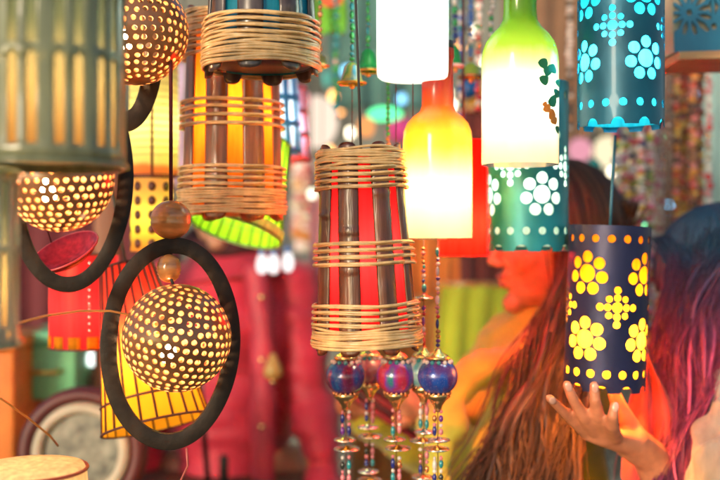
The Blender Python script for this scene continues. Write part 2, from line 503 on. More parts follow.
m_yb = lit('yellow_glass', [(0, (.93, .88, .62)), (.35, (.93, .80, .30)), (.62, (.92, .52, .03)), (.8, (.85, .20, .02)), (1, (.75, .06, .03))], .72, zr=(0, .19))
bottle('orange and yellow frosted glass bottle lamp with red neck, below the white lamp', 437.5, 238, [(34.5, 238), (34.6, 236), (34.6, 140), (34, 132), (31, 124), (25, 117), (18, 112), (16, 106), (15.6, 60), (16.5, 58), (16.5, 50), (15, 46)], 1.2, m_yb, emit('bulb_honey', (1, .70, .30), 72), 50)
m_lb = lit('lime_glass', [(0, (.92, .90, .72)), (.55, (.90, .92, .78)), (.68, (.78, .86, .40)), (.8, (.45, .72, .04)), (1, (.25, .58, .02))], .70, zr=(0, .175))
tl, prl, kl = bottle('lime green and white frosted glass bottle lamp painted with leaves', 520, 165, [(38, 165), (38.3, 163), (38.3, 60), (37.5, 52), (34.5, 43), (29, 35), (22, 28), (17.5, 21), (16.5, 12), (16, -40), (17.5, -42), (17.5, -52), (15, -54)], 1.15, m_lb, emit('bulb_pearl', (1, .95, .78), 20), 58, top=-320)


def decal(parent, pts, Rr, name, m, off=.0008):
    """a painted patch lying on the bottle's side; pts = (angle deg, z) outline"""
    vs = [((Rr + off) * sin(R(a)), -(Rr + off) * cos(R(a)), z) for a, z in pts]
    cx = sum(a for a, z in pts) / len(pts); cz = sum(z for a, z in pts) / len(pts)
    vs.append(((Rr + off) * sin(R(cx)), -(Rr + off) * cos(R(cx)), cz)); n = len(pts)
    return MB().add(vs, [(i, (i + 1) % n, n) for i in range(n)]).build(name, m, parent)


def leaf(px, py, ang, L, W, m, name='painted_leaf'):
    Rr = 38.4 * kl; out = []
    for i in range(14):
        t = 2 * PI * i / 14; lx = L * cos(t) * .5; ly = W * .85 * sin(t) * (1 - .45 * cos(t)) * (1 + .08 * (i % 2))
        x = px + lx * cos(ang) - ly * sin(ang); y = py + lx * sin(ang) + ly * cos(ang)
        q = max(-.985, min(.985, (x - 520) / 38.4)); out.append((math.degrees(math.asin(q)), (165 - y) * kl))
    decal(tl, out, Rr, name, m)


M_leaf = mat('leaf_paint', (.01, .16, .05), .5, vary=.3)
M_flow = mat('flower_paint', (.75, .22, .01), .5)
for q in ((537, 70, 1.1, 11, 5.5), (546.5, 73, -1.2, 9, 6), (541, 77, 1.8, 10, 5), (538, 85, -.75, 10, 5.5), (547.5, 104, -1.1, 14, 5), (552.5, 96, -.5, 8, 5), (553, 132, 1.4, 8, 3), (555.2, 86, 1.2, 8, 5)):
    leaf(*q, M_leaf)
for q in ((541, 113, .8, 8, 5), (546.5, 118, .2, 8, 6), (549, 124, 1.0, 7, 5), (538.5, 109, .9, 5, 3)): leaf(*q, M_flow, 'painted_flower')
m_wb = lit('milk_glass', [(0, (.90, .93, .86)), (.3, (.93, .94, .92)), (1, (.80, .93, .85))], .72, gloss=0, zr=(0, .15))
bottle('plain white glowing milk glass jar lamp with rounded bottom edge', 412.5, 80, [(.2, 80), (26, 80), (32, 79), (35, 76.5), (35.8, 72), (35.8, -60), (33, -75), (25, -85), (15, -92), (13, -120), (14, -128)], 1.18, m_wb, emit('bulb_mint', (.80, 1, .88), 15), 58, top=-340, br=.016)

# ------------------------------------------------------------------ pierced cylinder lamps
def metal_paint(name, col, col2=None): return mat(name, col, .46, metal=.5, vary=.3, scale=14, coat=.12, col2=col2)


M_teal = metal_paint('teal_metal_paint', (.003, .085, .15)); M_teal2 = metal_paint('green_teal_metal_paint', (.012, .20, .24)); M_navy = metal_paint('indigo_metal_paint', (.022, .026, .085))
L_cy = lit('cyan_film', [(0, (.03, .66, .78))], .7, gloss=0); L_cw = lit('mint_film', [(0, (.62, .92, .80))], .7, gloss=0); L_ye = lit('yellow_film', [(0, (.95, .56, .035))], .7, gloss=0)
pierced_lamp('teal metal cylinder lamp with cyan flower cutouts hanging above the indigo one', 620.5, 128, -78, 42.5, 1.15, 20, [65, 3, -58], [33, -28], [107, -70], M_teal, L_cy, B_cool, .32, M_bluecord)
pierced_lamp('teal metal cylinder lamp with pale mint flower cutouts, left of the indigo one', 527.5, 251, 84, 40.5, 1.3, 11, [196, 134], [168], [231, 98], M_teal2, L_cw, B_white, .42, M_bluecord, ytopc=-200)
pierced_lamp('indigo metal cylinder lamp with glowing yellow flower cutouts above the open hand', 604, 388, 226, 40, 1.25, -45, [337, 273], [305], [370, 239], M_navy, L_ye, B_yel, .30, M_bluecord, rot=(0, R(2.2), 0), ytopc=135)

# ------------------------------------------------------------------ camera, world
cam = bpy.data.cameras.new('camera'); co = bpy.data.objects.new('camera', cam); COL.objects.link(co); S.camera = co
co.location = (0, 0, CZ); co.rotation_euler = (R(90), 0, 0); cam.lens = 50; cam.sensor_width = 36; cam.clip_start = .05; cam.clip_end = 400
cam.dof.use_dof = True; cam.dof.focus_distance = 1.09; cam.dof.aperture_fstop = 2.6
W = bpy.data.worlds.new('World'); S.world = W; W.use_nodes = True
wt = W.node_tree; wt.nodes.clear(); wo = wt.nodes.new('ShaderNodeOutputWorld'); bg = wt.nodes.new('ShaderNodeBackground'); sk = wt.nodes.new('ShaderNodeTexSky')
sk.sky_type = 'NISHITA'; sk.sun_disc = False; sk.sun_elevation = R(11); sk.sun_rotation = R(212); bg.inputs['Strength'].default_value = .095
wt.links.new(sk.outputs[0], bg.inputs[0]); wt.links.new(bg.outputs[0], wo.inputs[0])
sun = bpy.data.lights.new('sun', 'SUN'); sun.energy = 1.1; sun.angle = R(12); sun.color = (1, .80, .58); so = bpy.data.objects.new('sun', sun); COL.objects.link(so)
so.rotation_euler = (R(79), 0, R(-32))
S.view_settings.view_transform = 'Standard'; S.view_settings.look = 'None'; S.view_settings.gamma = 1; S.view_settings.exposure = 1.25
S.view_settings.use_curve_mapping = False
S.render.engine = 'CYCLES'; S.cycles.use_denoising = True; S.cycles.max_bounces = 7; S.cycles.diffuse_bounces = 4; S.cycles.transmission_bounces = 5
S.cycles.sample_clamp_indirect = 60; S.cycles.caustics_reflective = False; S.cycles.caustics_refractive = False

#PART2
# ------------------------------------------------------------------ slatted cone shades
def slat_shade(label, c, rb, rt, h, d, rot, paper, bm_, ribm, n=26, band=None, roty=0):
    k = .001 * d; t = thing('slatted_shade', P(c[0], c[1], d), label, 'lampshade', 'slatted cone lampshades', (R(roty), R(rot), 0))
    Rb, Rt, H = rb * k, rt * k, h * k
    MB().lathe([(Rb, 0), (Rt, H)], 60).build('paper', paper, t)
    b = MB()
    for i in range(n):
        a = 2 * PI * i / n
        b.tube([(Rb * 1.012 * sin(a), -Rb * 1.012 * cos(a), -.001), (Rt * 1.02 * sin(a), -Rt * 1.02 * cos(a), H)], .0016, 5)
    b.build('rib_set', ribm, t)
    for z, q in ((.0, 1.02), (.16, 1.025), (1, 1.02)):
        r = Rb + (Rt - Rb) * z
        MB().tube([(r * q * sin(2 * PI * i / 60), -r * q * cos(2 * PI * i / 60), z * H) for i in range(60)], .0017, 6, closed=True).build('hoop', ribm, t)
    if band:
        MB().lathe([(Rb * 1.03, -.003), (Rb * 1.035, .013)], 60).build('rim_band', band, t, solid=.001)
    MB().tube([(0, 0, H * .6), (0, 0, H + .3)], .002, 6).build('cord', M_cord, t)
    bulb(t, (0, 0, H * .4), bm_, .014)
    return t


M_rib = mat('dark_rib', (.10, .03, .02), .5)
slat_shade('yellow cone shade with thin dark slats behind the front hoop and globe', (156, 425), 53, 27, 165, 1.26, -14, lit('amber_paper', [(0, (.95, .55, .03)), (.4, (.92, .35, .03)), (1, (.75, .06, .05))], .65, gloss=0, zr=(0, .14)), emit('bulb_shade', (1, .72, .25), 55), M_rib, n=22, roty=-14)
slat_shade('lime green cone shade with a pale rim, peeping from under the orange lamp', (236, 231), 46, 28, 100, 1.42, 15, lit('lime_paper', [(0, (.55, .9, .05))], .6, gloss=0), emit('bulb_lime', (.85, 1, .4), 45), mat('green_rib', (.03, .12, .03), .5), 24, lit('pale_rim', [(0, (.82, .95, .6))], .55, gloss=0), roty=-16)


# ------------------------------------------------------------------ plain drum lamps at the left
def drum(name, label, cx, yb, yt, r, d, m, bm_, group=None, rot=0, bz=.4):
    k = .001 * d; t = thing(name, P(cx, yb, d), label, 'lamp', group, (0, R(rot), 0)); H = (yb - yt) * k
    MB().lathe([(r * k, 0), (r * k, H)], 48).build('shade', m, t)
    for z in (0, H):
        MB().tube([(r * k * 1.01 * sin(2 * PI * i / 40), -r * k * 1.01 * cos(2 * PI * i / 40), z) for i in range(40)], .0014, 6, closed=True).build('rim', M_rib, t)
    MB().tube([(0, 0, H * .7), (0, 0, H + .3)], .002, 6).build('cord', M_redcord, t)
    if bm_: bulb(t, (0, 0, H * bz), bm_, .013)
    return t, k, H


t, k, H = drum('drum_lamp', 'red plastic drum lamp with orange cells along its bottom rim', 84, 347, 254, 34, 1.35, lit('red_plastic', [(0, (.88, .04, .05))], .6), emit('bulb_red', (1, .40, .25), 22))
for i in range(12):
    a0 = 2 * PI * i / 12; b = MB(); vs = []
    for z in (.001, .017):
        for q in range(5):
            a = a0 + (q / 4 - .5) * .34; vs.append((34.6 * k * sin(a), -34.6 * k * cos(a), z))
    b.add(vs, [(q, q + 1, q + 6, q + 5) for q in range(4)]).build('rim_cell', lit('orange_cell', [(0, (.95, .5, .03))], .6, gloss=0), t, solid=.001)
for i in range(11):
    MB().ell((34.6 * k * sin(.42), -34.6 * k * cos(.42), .026 + .0088 * i), .0024, 8).build('rivet', M_silver, t)
# red dish lying tilted above it
d_ = 1.16; t = thing('dish', P(66, 254, d_), 'translucent red dish hanging tilted inside the left hoop', 'dish', None, (R(28), R(-20), 0))
MB().lathe([(.0004, -.012), (.02, -.011), (.034, -.004), (.041, .004)], 40).build('bowl', lit('pink_plastic', [(0, (.9, .05, .08))], .7), t, solid=.0012)
MB().tube([(.041 * sin(2 * PI * i / 48), -.041 * cos(2 * PI * i / 48), .004) for i in range(48)], .0013, 6, closed=True).build('rim', mat('red_rim', (.6, .05, .06), .3), t)
MB().tube([(-.02, .036, .004), (-.01, .03, .06), (-.012, .03, .4)], .0009, 5).build('cord', M_redcord, t)

t, k, H = drum('drum_lamp', 'tall pale yellow ribbed paper drum lamp with an orange hem', 154, 176, 60, 24, 1.5, lit('straw_paper', [(0, (.85, .20, .05)), (.12, (.85, .25, .08)), (.16, (.78, .68, .25)), (1, (.75, .70, .30))], .6, gloss=0, zr=(0, .17)), emit('bulb_straw', (1, .85, .5), 12), 'paper drum lamps at the left')
for i in range(14): MB().tube([(24.2 * k * sin(2 * PI * j / 40), -24.2 * k * cos(2 * PI * j / 40), .03 + .0105 * i) for j in range(40)], .0011, 5, closed=True).build('rib', mat('straw', (.6, .5, .2), .6), t)
t, k, H = drum('drum_lamp', 'green and orange paper drum lamp with big dark round spots', 152, 252, 178, 21, 1.42, lit('spot_paper', [(0, (.8, .25, .06)), (.4, (.55, .6, .08)), (1, (.8, .45, .15))], .6, gloss=0, zr=(0, .1)), emit('bulb_spot', (1, .75, .35), 8), 'paper drum lamps at the left')
for j in range(5):
    for i in range(9):
        a = 2 * PI * i / 9 + .2; z = .012 + .02 * j; rr = 21.4 * k; vs = [(rr * sin(a + .19 * cos(q * PI / 6)), -rr * cos(a + .19 * cos(q * PI / 6)), z + .0068 * sin(q * PI / 6)) for q in range(12)]
        MB().add(vs, [tuple(range(12))]).build('spot', M_rib, t, solid=.0006)

t, k, H = drum('drum_lamp', 'glowing red paper drum lamp half hidden behind the yellow bottle lamp', 463, 256, 140, 24, 1.40, lit('crimson_paper', [(0, (.92, .035, .015))], .65, gloss=0), emit('bulb_crimson', (1, .035, .025), 330), 'red drum lamps', bz=.25)
# near green lattice lamp, out of focus, cut by the frame
def lattice_lamp(label, cx, yb, yt, r, d, rows, bm_, core_m, skin=None):
    k = .001 * d; Rr = r * k; H = (yb - yt) * k; t = thing('lattice_lamp', P(cx, yb, d), label, 'lamp', 'pale green lattice lamps close to the camera')
    hs = []; w = 2 * PI * Rr; n = 11
    for z0, z1 in rows:
        for i in range(n):
            u = -w / 2 + w * (i + .5) / n
            for s in (-1, 1):
                c0 = u + s * w / n * .21; hw = w / n * .115
                hs.append(poly([(c0 - hw, z0 * k), (c0 + hw, z0 * k), (c0 + hw, z1 * k), (c0, z1 * k + .004), (c0 - hw, z1 * k)]))
    vs, fs = sheet(-w / 2, w / 2, 0, H, 60, 20, hs, lambda u, v: Vector((Rr * sin(u / Rr), -Rr * cos(u / Rr), v)))
    o = MB().add(vs, fs).build('lattice', skin or lit('celadon_plastic', [(0, (.50, .56, .36))], .6), t, solid=.002); weld(o)
    MB().lathe([(Rr * .86, .005), (Rr * .86, H)], 40).build('liner', core_m, t)
    for z in (0, H): MB().tube([(Rr * 1.01 * sin(2 * PI * i / 60), -Rr * 1.01 * cos(2 * PI * i / 60), z) for i in range(60)], .0022, 8, closed=True).build('rim', MATS['celadon_plastic'], t)
    MB().tube([(0, 0, H * .6), (0, 0, H + .3)], .002, 6).build('cord', M_cord, t)
    bulb(t, (0, 0, H * .35), bm_, .012)
    return t


Lb = lit('brown_liner', [(0, (.42, .18, .04)), (.25, (.30, .18, .06)), (.6, (.12, .13, .07)), (1, (.2, .26, .2))], .5, gloss=0, zr=(0, .2))
lattice_lamp('big blurred pale green lattice drum lamp at the upper left', 47, 166, -60, 77, .80, [(16, 98), (110, 170), (178, 214)], emit('bulb_green', (1, .85, .55), 60), Lb)
lattice_lamp('blurred pale green lattice drum lamp cut by the left edge below the big one', -50, 345, 172, 66, .78, [(20, 90), (100, 160)], emit('bulb_green', (1, .85, .55), 60), Lb, lit('cream_plastic', [(0, (.80, .84, .68))], .6))

# cream shade whose top rim shows at the bottom left
t = thing('drum_lamp', P(30, 560, 1.0), 'cream parchment drum lamp whose lit top shows at the bottom left', 'lamp', 'paper drum lamps at the left')
MB().lathe([(.062, 0), (.055, .088), (.052, .094), (.030, .097), (.0004, .0975)], 48).build('shade', lit('parchment', [(0, (.92, .72, .45))], .6, gloss=0), t)
MB().tube([(.0555 * sin(2 * PI * i / 48), -.0555 * cos(2 * PI * i / 48), .0905) for i in range(48)], .0018, 6, closed=True).build('rim', mat('rim_red', (.35, .05, .03), .4), t)
bulb(t, (0, 0, .045), emit('bulb_parch', (1, .62, .30), 13), .013)

# cane withes hooked through the hoops
def wire(label, pts, r, m):
    c = P(*pts[0]); o = MB().tube([P(*q) - c for q in pts], r, 7).build('cane_withe', m, None, loc=c)
    return tag(o, label, 'cane')


M_withe = mat('orange_cane', (.62, .27, .07), .4)
wire('thin orange cane withe arching from the left lamp to the front hoop', [(-12, 338, .92), (12, 325, .95), (45, 316, 1.0), (80, 311, 1.04), (110, 311, 1.05), (135, 316, 1.06), (150, 322, 1.07)], .0013, M_withe)
wire('thin orange cane withe running down from the left edge over the mirror', [(-14, 390, 1.1), (6, 402, 1.12), (28, 418, 1.15), (50, 436, 1.2), (58, 446, 1.22)], .0013, M_withe)

# ------------------------------------------------------------------ small lattice lamps, upper middle
def bar_lamp(label, cx, yb, yt, r, d, m, liner, bm_):
    k = .001 * d; Rr = r * k; H = (yb - yt) * k; t = thing('bar_lamp', P(cx, yb, d), label, 'lamp', 'barred drum lamps behind the orange lamp', (0, R(-3), 0)); w = 2 * PI * Rr; hs = []
    for i in range(12):
        u = -w / 2 + w * (i + .5) / 12
        for j in range(3): hs.append(poly([(u - w / 40, H * (.06 + .31 * j)), (u + w / 40, H * (.06 + .31 * j)), (u + w / 40, H * (.30 + .31 * j)), (u - w / 40, H * (.30 + .31 * j))]))
    vs, fs = sheet(-w / 2, w / 2, 0, H, 48, 12, hs, lambda u, v: Vector((Rr * sin(u / Rr), -Rr * cos(u / Rr), v)))
    o = MB().add(vs, fs).build('shade', m, t, solid=.0012); weld(o)
    MB().lathe([(Rr * .93, .004), (Rr * .93, H)], 36).build('liner', liner, t)
    MB().tube([(0, 0, H * .6), (0, 0, H + .3)], .002, 6).build('cord', M_cord, t); bulb(t, (0, 0, H * .4), bm_, .012)


bar_lamp('blue barred drum lamp with a white lining', 279, 154, 70, 23, 1.5, mat('blue_plastic', (.02, .22, .6), .35), lit('white_film', [(0, (.85, .88, .9))], .6, gloss=0), B_dim)
bar_lamp('pink and red barred drum lamp beside the blue barred one', 291, 162, 86, 20, 1.62, mat('rose_plastic', (.65, .12, .14), .35), lit('pink_film', [(0, (.9, .5, .6))], .6, gloss=0), B_dim)

# blue fretwork box lamp, upper right
d_ = 1.42; k = .001 * d_; t = thing('fretwork_lamp', P(726, 63, d_), 'blue fretwork box lamp with star cutouts on a wooden board, upper right', 'lamp', None, (0, R(-1.5), 0))
pt = lambda px, py: ((px - 726) * k, (63 - py) * k); hs = []
for sx, sy in ((679, 19), (679, -31)):
    hs.append(circ(*pt(sx, sy), 2.8 * k))
    for i in range(12):
        a = 2 * PI * (i + .5) / 12; L = 21 / max(abs(cos(a)), abs(sin(a)), .82)
        hs.append(poly([pt(sx + r * cos(a + o), sy + r * sin(a + o)) for r, o in ((8, 0), (L * .7, -.17), (L, -.07), (L, .07), (L * .7, .17))]))
for sx, sy in ((702.5, 33), (702.5, -5), (702.5, -45)): hs.append(circ(*pt(sx, sy), 3 * k))
for sy in (14, -24):
    hs.append(poly([pt(700.5, sy - 8), pt(700.5, sy + 8), pt(696.5, sy)])); hs.append(poly([pt(703.5, sy - 8), pt(708, sy), pt(703.5, sy + 8)]))
for sy in (6, 30, -18, -42):
    hs.append(poly([pt(713 + q[0], sy + q[1]) for q in ((1, -8), (20, -8), (22, -6), (22, 6), (20, 8), (3, 8), (0, 5), (0, -6))]))
x0, z0 = pt(664, 57); x1, z1 = pt(790, -70)
vs, fs = sheet(x0, x1, z0, z1, 30, 24, hs, lambda u, v: Vector((u, -.05, v)))
o = MB().add(vs, fs).build('fret_panel', mat('blue_board', (.015, .17, .30), .4, vary=.25), t, smooth=False, solid=.004)
MB().box(((x0 + x1) / 2, .004, (z0 + z1) / 2), (x1 - x0 - .002, .09, z1 - z0 - .002)).build('box_body', mat('beige_card', (.5, .42, .30), .7), t, smooth=False)
MB().box(((x0 + x1) / 2 + .004, 0, z0 - .007), (x1 - x0 + .004, .125, .011)).build('base_board', mat('pale_board', (.50, .26, .12), .5, vary=.3, stretch=(1, 8, 8)), t, smooth=False, bevel=.001)
for q in (0, 1): MB().tube([(x0 + .03 + q * .1, 0, z1), (x0 + .08, 0, z1 + .2)], .0016, 6).build('cord', M_cord, t)

# ------------------------------------------------------------------ bead hangings
PINK = mat('pink_bead', (.7, .22, .26), .2, coat=.6); WHITE = mat('pearl_bead', (.8, .7, .66), .2, coat=.6); TEAL = mat('teal_bead', (.02, .28, .32), .2, coat=.6)
PURP = mat('purple_bead', (.16, .03, .30), .2, coat=.6); DARK = mat('dark_bead', (.03, .035, .03), .2, coat=.6); NAVB = mat('navy_bead', (.02, .03, .22), .2, coat=.6)
REDB = mat('red_bead', (.6, .03, .04), .2, coat=.6); GRNB = mat('green_bead', (.03, .35, .08), .2, coat=.6); ORAB = mat('copper_bead', (.75, .32, .14), .25, metal=.7)
BALLS = [beadmat('ball_magenta_blue', [(.10, .012, .05), (.16, .02, .10), (.02, .05, .28), (.03, .22, .45)], 1), beadmat('ball_teal_red', [(.02, .22, .25), (.2, .05, .45), (.5, .03, .10), (.55, .04, .06)], 2),
         beadmat('ball_navy', [(.06, .02, .16), (.02, .05, .30), (.015, .08, .42), (.10, .03, .18)], 3), beadmat('ball_pink', [(.6, .1, .16), (.7, .3, .3), (.2, .05, .3)], 4), beadmat('ball_mint', [(.1, .4, .45), (.6, .7, .7), (.02, .2, .4)], 5)]


def strand(t, x, y, k, ball, rg, y0=239, yb=375, yend=560, sc=1.0):
    """one string of beads; numbers are photo pixels below the bar"""
    Z = lambda py: (y0 - py) * k
    MB().tube([(x, y, 0), (x, y, Z(yend))], .0006, 5).build('cord', M_redcord, t)
    def be(py, r, h, m, dx=0):
        MB().ell((x + dx * k, y + rg.uniform(-.001, .001), Z(py)), (r * k, r * k, h * k), 10).build('bead', m, t)
    def disc(py, r, dx=0, m=M_gold):
        MB().lathe([(.0004, 3.4 * k), (2.4 * k, 3 * k), (3.2 * k, 1.5 * k), (r * k * .8, .9 * k), (r * k, 0), (r * k * .8, -.9 * k), (3.0 * k, -1.6 * k), (2.2 * k, -3 * k), (.0004, -3.4 * k)], 22, (x + dx * k, y, Z(py))).build('disc', m, t)
        MB().tube([(x + dx * k + r * k * sin(2 * PI * i / 24), y - r * k * cos(2 * PI * i / 24), Z(py)) for i in range(24)], .8 * k, 5, closed=True).build('disc_rim', M_silver, t)
    py = y0 + 8
    while py < yb - 26:
        h = rg.choice((2, 2.2, 2.6, 5)); be(py + h, rg.uniform(1.7, 2.6), h, rg.choice((PINK, WHITE, TEAL, PURP, REDB, ORAB, NAVB)), rg.uniform(-.4, .4)); py += 2 * h + .3
        if abs(py - 300) < 3.5: disc(299, 9.5); py += 7
    b = 20 * sc
    MB().lathe([(.0004, 9 * k), (3 * k, 8 * k), (4.5 * k, 5 * k), (10 * k, 2 * k), (12 * k, 0), (11 * k, -3 * k), (.0004, -3 * k)], 26, (x, y, Z(yb - b + 1))).build('cap', M_gold, t)
    ba = MB().ell((0, 0, 0), (b * k, b * k, b * .95 * k), 32).build('ball', ball, t, loc=(x, y, Z(yb)))
    for i in range(13):
        a = 2 * PI * i / 13
        MB().ell((13.3 * sc * k * sin(a), -13.3 * sc * k * cos(a), 14.6 * sc * k), 2.3 * k, 8).build('stud', (WHITE, TEAL)[i % 4 == 0], ba)
    for i in range(15):
        a = 2 * PI * i / 15
        MB().ell((12 * sc * k * sin(a), -12 * sc * k * cos(a), -16.4 * sc * k), 1.7 * k, 6).build('stud', ORAB, ba)
    MB().lathe([(11.5 * k, 3 * k), (12.5 * k, 0), (8 * k, -4 * k), (4.5 * k, -9 * k), (3 * k, -15 * k), (.0004, -15 * k)], 24, (x, y, Z(yb + b))).build('cone', M_gold, t)
    py = yb + b + 14; nd = 0
    while py < yend:
        for dx in (-3.2, 3.2):
            m = rg.choice((PINK, WHITE, TEAL, PURP, DARK, PINK, NAVB, ORAB)); be(py + rg.uniform(0, 2), rg.uniform(1.5, 2.4), rg.uniform(1.8, 2.6), WHITE if rg.random() < .35 else PINK, dx)
            be(py + 7.5 + rg.uniform(-1, 1), 2.4, rg.uniform(3.5, 5.6), m, dx)
        py += 13; nd += 1
        if nd % 2 == 0:
            disc(py + 3, 10.5, rg.uniform(-2, 2), M_silver if rg.random() < .5 else M_gold); disc(py + 12, 12.5, rg.uniform(-2, 2), M_gold); py += 20


def hanging(label, cx, d, strands, hook, seed, y0=239):
    k = .001 * d; t = thing('bead_hanging', P(cx, y0, d), label, 'bead hanging', 'bead hangings behind the red lamp'); rg = random.Random(seed)
    MB().box((0, 0, .001), (44 * k, .012, .0035)).build('bar', M_silver, t, bevel=.001)
    for s in (-1, 1):
        MB().tube([(s * 10 * k, 0, .002), ((hook[0] - cx) * k, 0, (y0 - hook[1]) * k)], .0007, 5).build('cord', M_redcord, t)
        MB().ell((s * 5.5 * k + (hook[0] - cx) * k * .5, 0, 24 * k), (1.9 * k, 1.9 * k, 6 * k), 10).build('bead', ORAB, t)
    MB().lathe([(.0004, -4 * k), (4.5 * k, -2 * k), (6.5 * k, 3 * k), (2 * k, 4 * k), (.0004, 8 * k)], 18, ((hook[0] - cx) * k, 0, (y0 - hook[1]) * k)).build('hook', M_gold, t)
    MB().tube([((hook[0] - cx) * k, 0, (y0 - hook[1] + 6) * k), ((hook[0] - cx) * k, .02, .75)], .0007, 5).build('cord', M_redcord, t)
    for px, dd, ball, sc in strands: strand(t, (px - cx) * k, dd, k, BALLS[ball], rg, y0=y0, sc=sc)


hanging('bead hanging with a dark magenta and blue ball, left of the three', 352, 1.24, [(346, -.012, 0, 1), (370, .05, 3, .85)], (352, 190), 3)
hanging('bead hanging with a teal, violet and red ball, middle of the three', 396, 1.23, [(396, -.008, 1, 1)], (396, 190), 5)
hanging('bead hanging on a white bar with navy and mint balls, right of the three', 425, 1.2, [(437, -.012, 2, 1), (425, .025, 4, .9)], (413, 190), 9)


# ------------------------------------------------------------------ bells with green beads
def bell(label, cx, yr, r, d, m, rim, beads_m, ytop, hb=18, seed=1):
    k = .001 * d; t = thing('bell', P(cx, yr, d), label, 'bell', 'small hanging bells'); rg = random.Random(seed)
    MB().lathe([(r * 1.25 * k, 0), (r * k, 3 * k), (r * .86 * k, 9 * k), (r * .7 * k, hb * .8 * k), (r * .35 * k, hb * k), (.0004, (hb + 1) * k)], 28).build('bell_body', m, t, solid=.0008)
    MB().tube([(r * 1.25 * k * sin(2 * PI * i / 30), -r * 1.25 * k * cos(2 * PI * i / 30), 0) for i in range(30)], 1.5 * k, 6, closed=True).build('rim', rim, t)
    MB().ell((0, 0, -3 * k), 3 * k, 10).build('clapper', M_brass, t)
    z = hb + 2
    while z < yr - ytop:
        h = rg.choice((2, 2.5, 4)); MB().ell((rg.uniform(-.3, .3) * k, 0, (z + h) * k), (rg.uniform(2, 3.2) * k, 2.6 * k, h * k), 9).build('bead', rg.choice(beads_m), t); z += 2 * h + .2


STR = beadmat('bell_stripes', [(.05, .35, .5), (.6, .5, .08), (.1, .45, .08), (.7, .7, .65)], 7)
gm = mat('green_enamel', (.02, .33, .05), .25, coat=.6)
bell('striped gold rimmed bell on a green bead string, left of the black cord', 352, 83, 11, 1.22, STR, M_brass, (GRNB, GRNB, WHITE, TEAL), -20, 20, 1)
bell('green dome bell with a wide brass rim, right of the black cord', 368, 71, 10.5, 1.3, gm, M_brass, (GRNB, GRNB, TEAL), -20, 22, 2)
bell('small green bell with a white skirt between the white jar and lime bottle', 455, 66, 6.5, 1.4, gm, WHITE, (TEAL, GRNB, WHITE, NAVB), -20, 20, 3)
bell('yellow green bell with an orange rim left of the lime bottle', 471, 77, 10, 1.5, mat('lime_enamel', (.4, .5, .03), .25, coat=.6), ORAB, (TEAL, WHITE, mat('blue_bead', (.02, .15, .6), .2, coat=.6), ORAB), -20, 14, 4)
bell('little brass bell at the edge of the blue cane lamp', 320, 66, 7, 1.3, M_brass, M_gold, (GRNB, ORAB), -20, 12, 6)
t = thing('bead_string', P(388, 152, 1.3), 'dark green beaded cord hanging below the white jar', 'beads'); MB().tube([(0, 0, 0), (0, 0, .1)], .0012, 6).build('cord', M_cord, t)
for i in range(14): MB().ell((rnd.uniform(-.0006, .0006), 0, .004 + .0066 * i), (.0028, .0028, .0032), 8).build('bead', GRNB if i > 2 else ORAB, t)
t = thing('bead_string', P(447, 100, 1.45), 'string of blue, green and white beads right of the white jar', 'beads'); rg = random.Random(12)
MB().tube([(0, 0, 0), (0, 0, .2)], .0008, 5).build('cord', M_cord, t)
for i in range(24): MB().ell((rg.uniform(-.002, .002), 0, .004 + .0078 * i), (.0042, .0042, .0038), 8).build('bead', rg.choice((TEAL, GRNB, WHITE, MATS['blue_bead'])), t)
t = thing('bead_string', P(492, 60, 1.4), 'string of pearly beads at the left shoulder of the lime bottle', 'beads')
MB().tube([(0, 0, 0), (0, 0, .2)], .0008, 5).build('cord', M_cord, t)
for i in range(24): MB().ell((rg.uniform(-.002, .002), 0, .004 + .0078 * i), (.0038, .0038, .0038), 8).build('bead', rg.choice((WHITE, WHITE, PINK, GRNB)), t)


# ------------------------------------------------------------------ people
M_skin = mat('skin', (.46, .23, .145), .5, vary=.12, scale=30, spec=.4); M_skin2 = mat('light_skin', (.60, .215, .11), .46, vary=.22, scale=55, spec=.45, bump=.12)
M_lip = mat('lips', (.40, .09, .08), .35)


def hairmat(name, lo, hi, top=None, z=(1.2, 1.4)):
    if name in MATS: return MATS[name]
    t = NT(name); b = t.n('ShaderNodeBsdfPrincipled'); g = t.n('ShaderNodeNewGeometry')
    c = t.ramp(g.outputs['Random Per Island'], [(0, lo), (.75, hi), (1, tuple(min(1, k * 1.7) for k in hi))])
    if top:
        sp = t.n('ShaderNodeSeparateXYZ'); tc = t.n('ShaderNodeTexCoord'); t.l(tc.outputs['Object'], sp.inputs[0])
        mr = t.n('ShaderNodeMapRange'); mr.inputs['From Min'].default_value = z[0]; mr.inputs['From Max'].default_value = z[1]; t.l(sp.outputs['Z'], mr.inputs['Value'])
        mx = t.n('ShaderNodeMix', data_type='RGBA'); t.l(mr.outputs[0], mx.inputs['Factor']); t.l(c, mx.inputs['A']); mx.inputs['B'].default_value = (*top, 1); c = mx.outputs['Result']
    t.l(c, b.inputs['Base Color']); b.inputs['Roughness'].default_value = .5; b.inputs['Specular IOR Level'].default_value = .4
    t.l(b.outputs[0], t.out.inputs['Surface']); MATS[name] = t.m; return t.m


M_hairb = hairmat('brown_hair', (.035, .013, .008), (.12, .044, .020)); M_hairk = mat('black_hair', (.015, .012, .012), .4, spec=.5)
M_hair_magenta_lit = hairmat('magenta_lit_hair', (.10, .012, .045), (.32, .045, .12), (.02, .065, .13), (1.28, 1.44))  # magenta lamp light painted into the lower hair, fading to blue-black at the crown


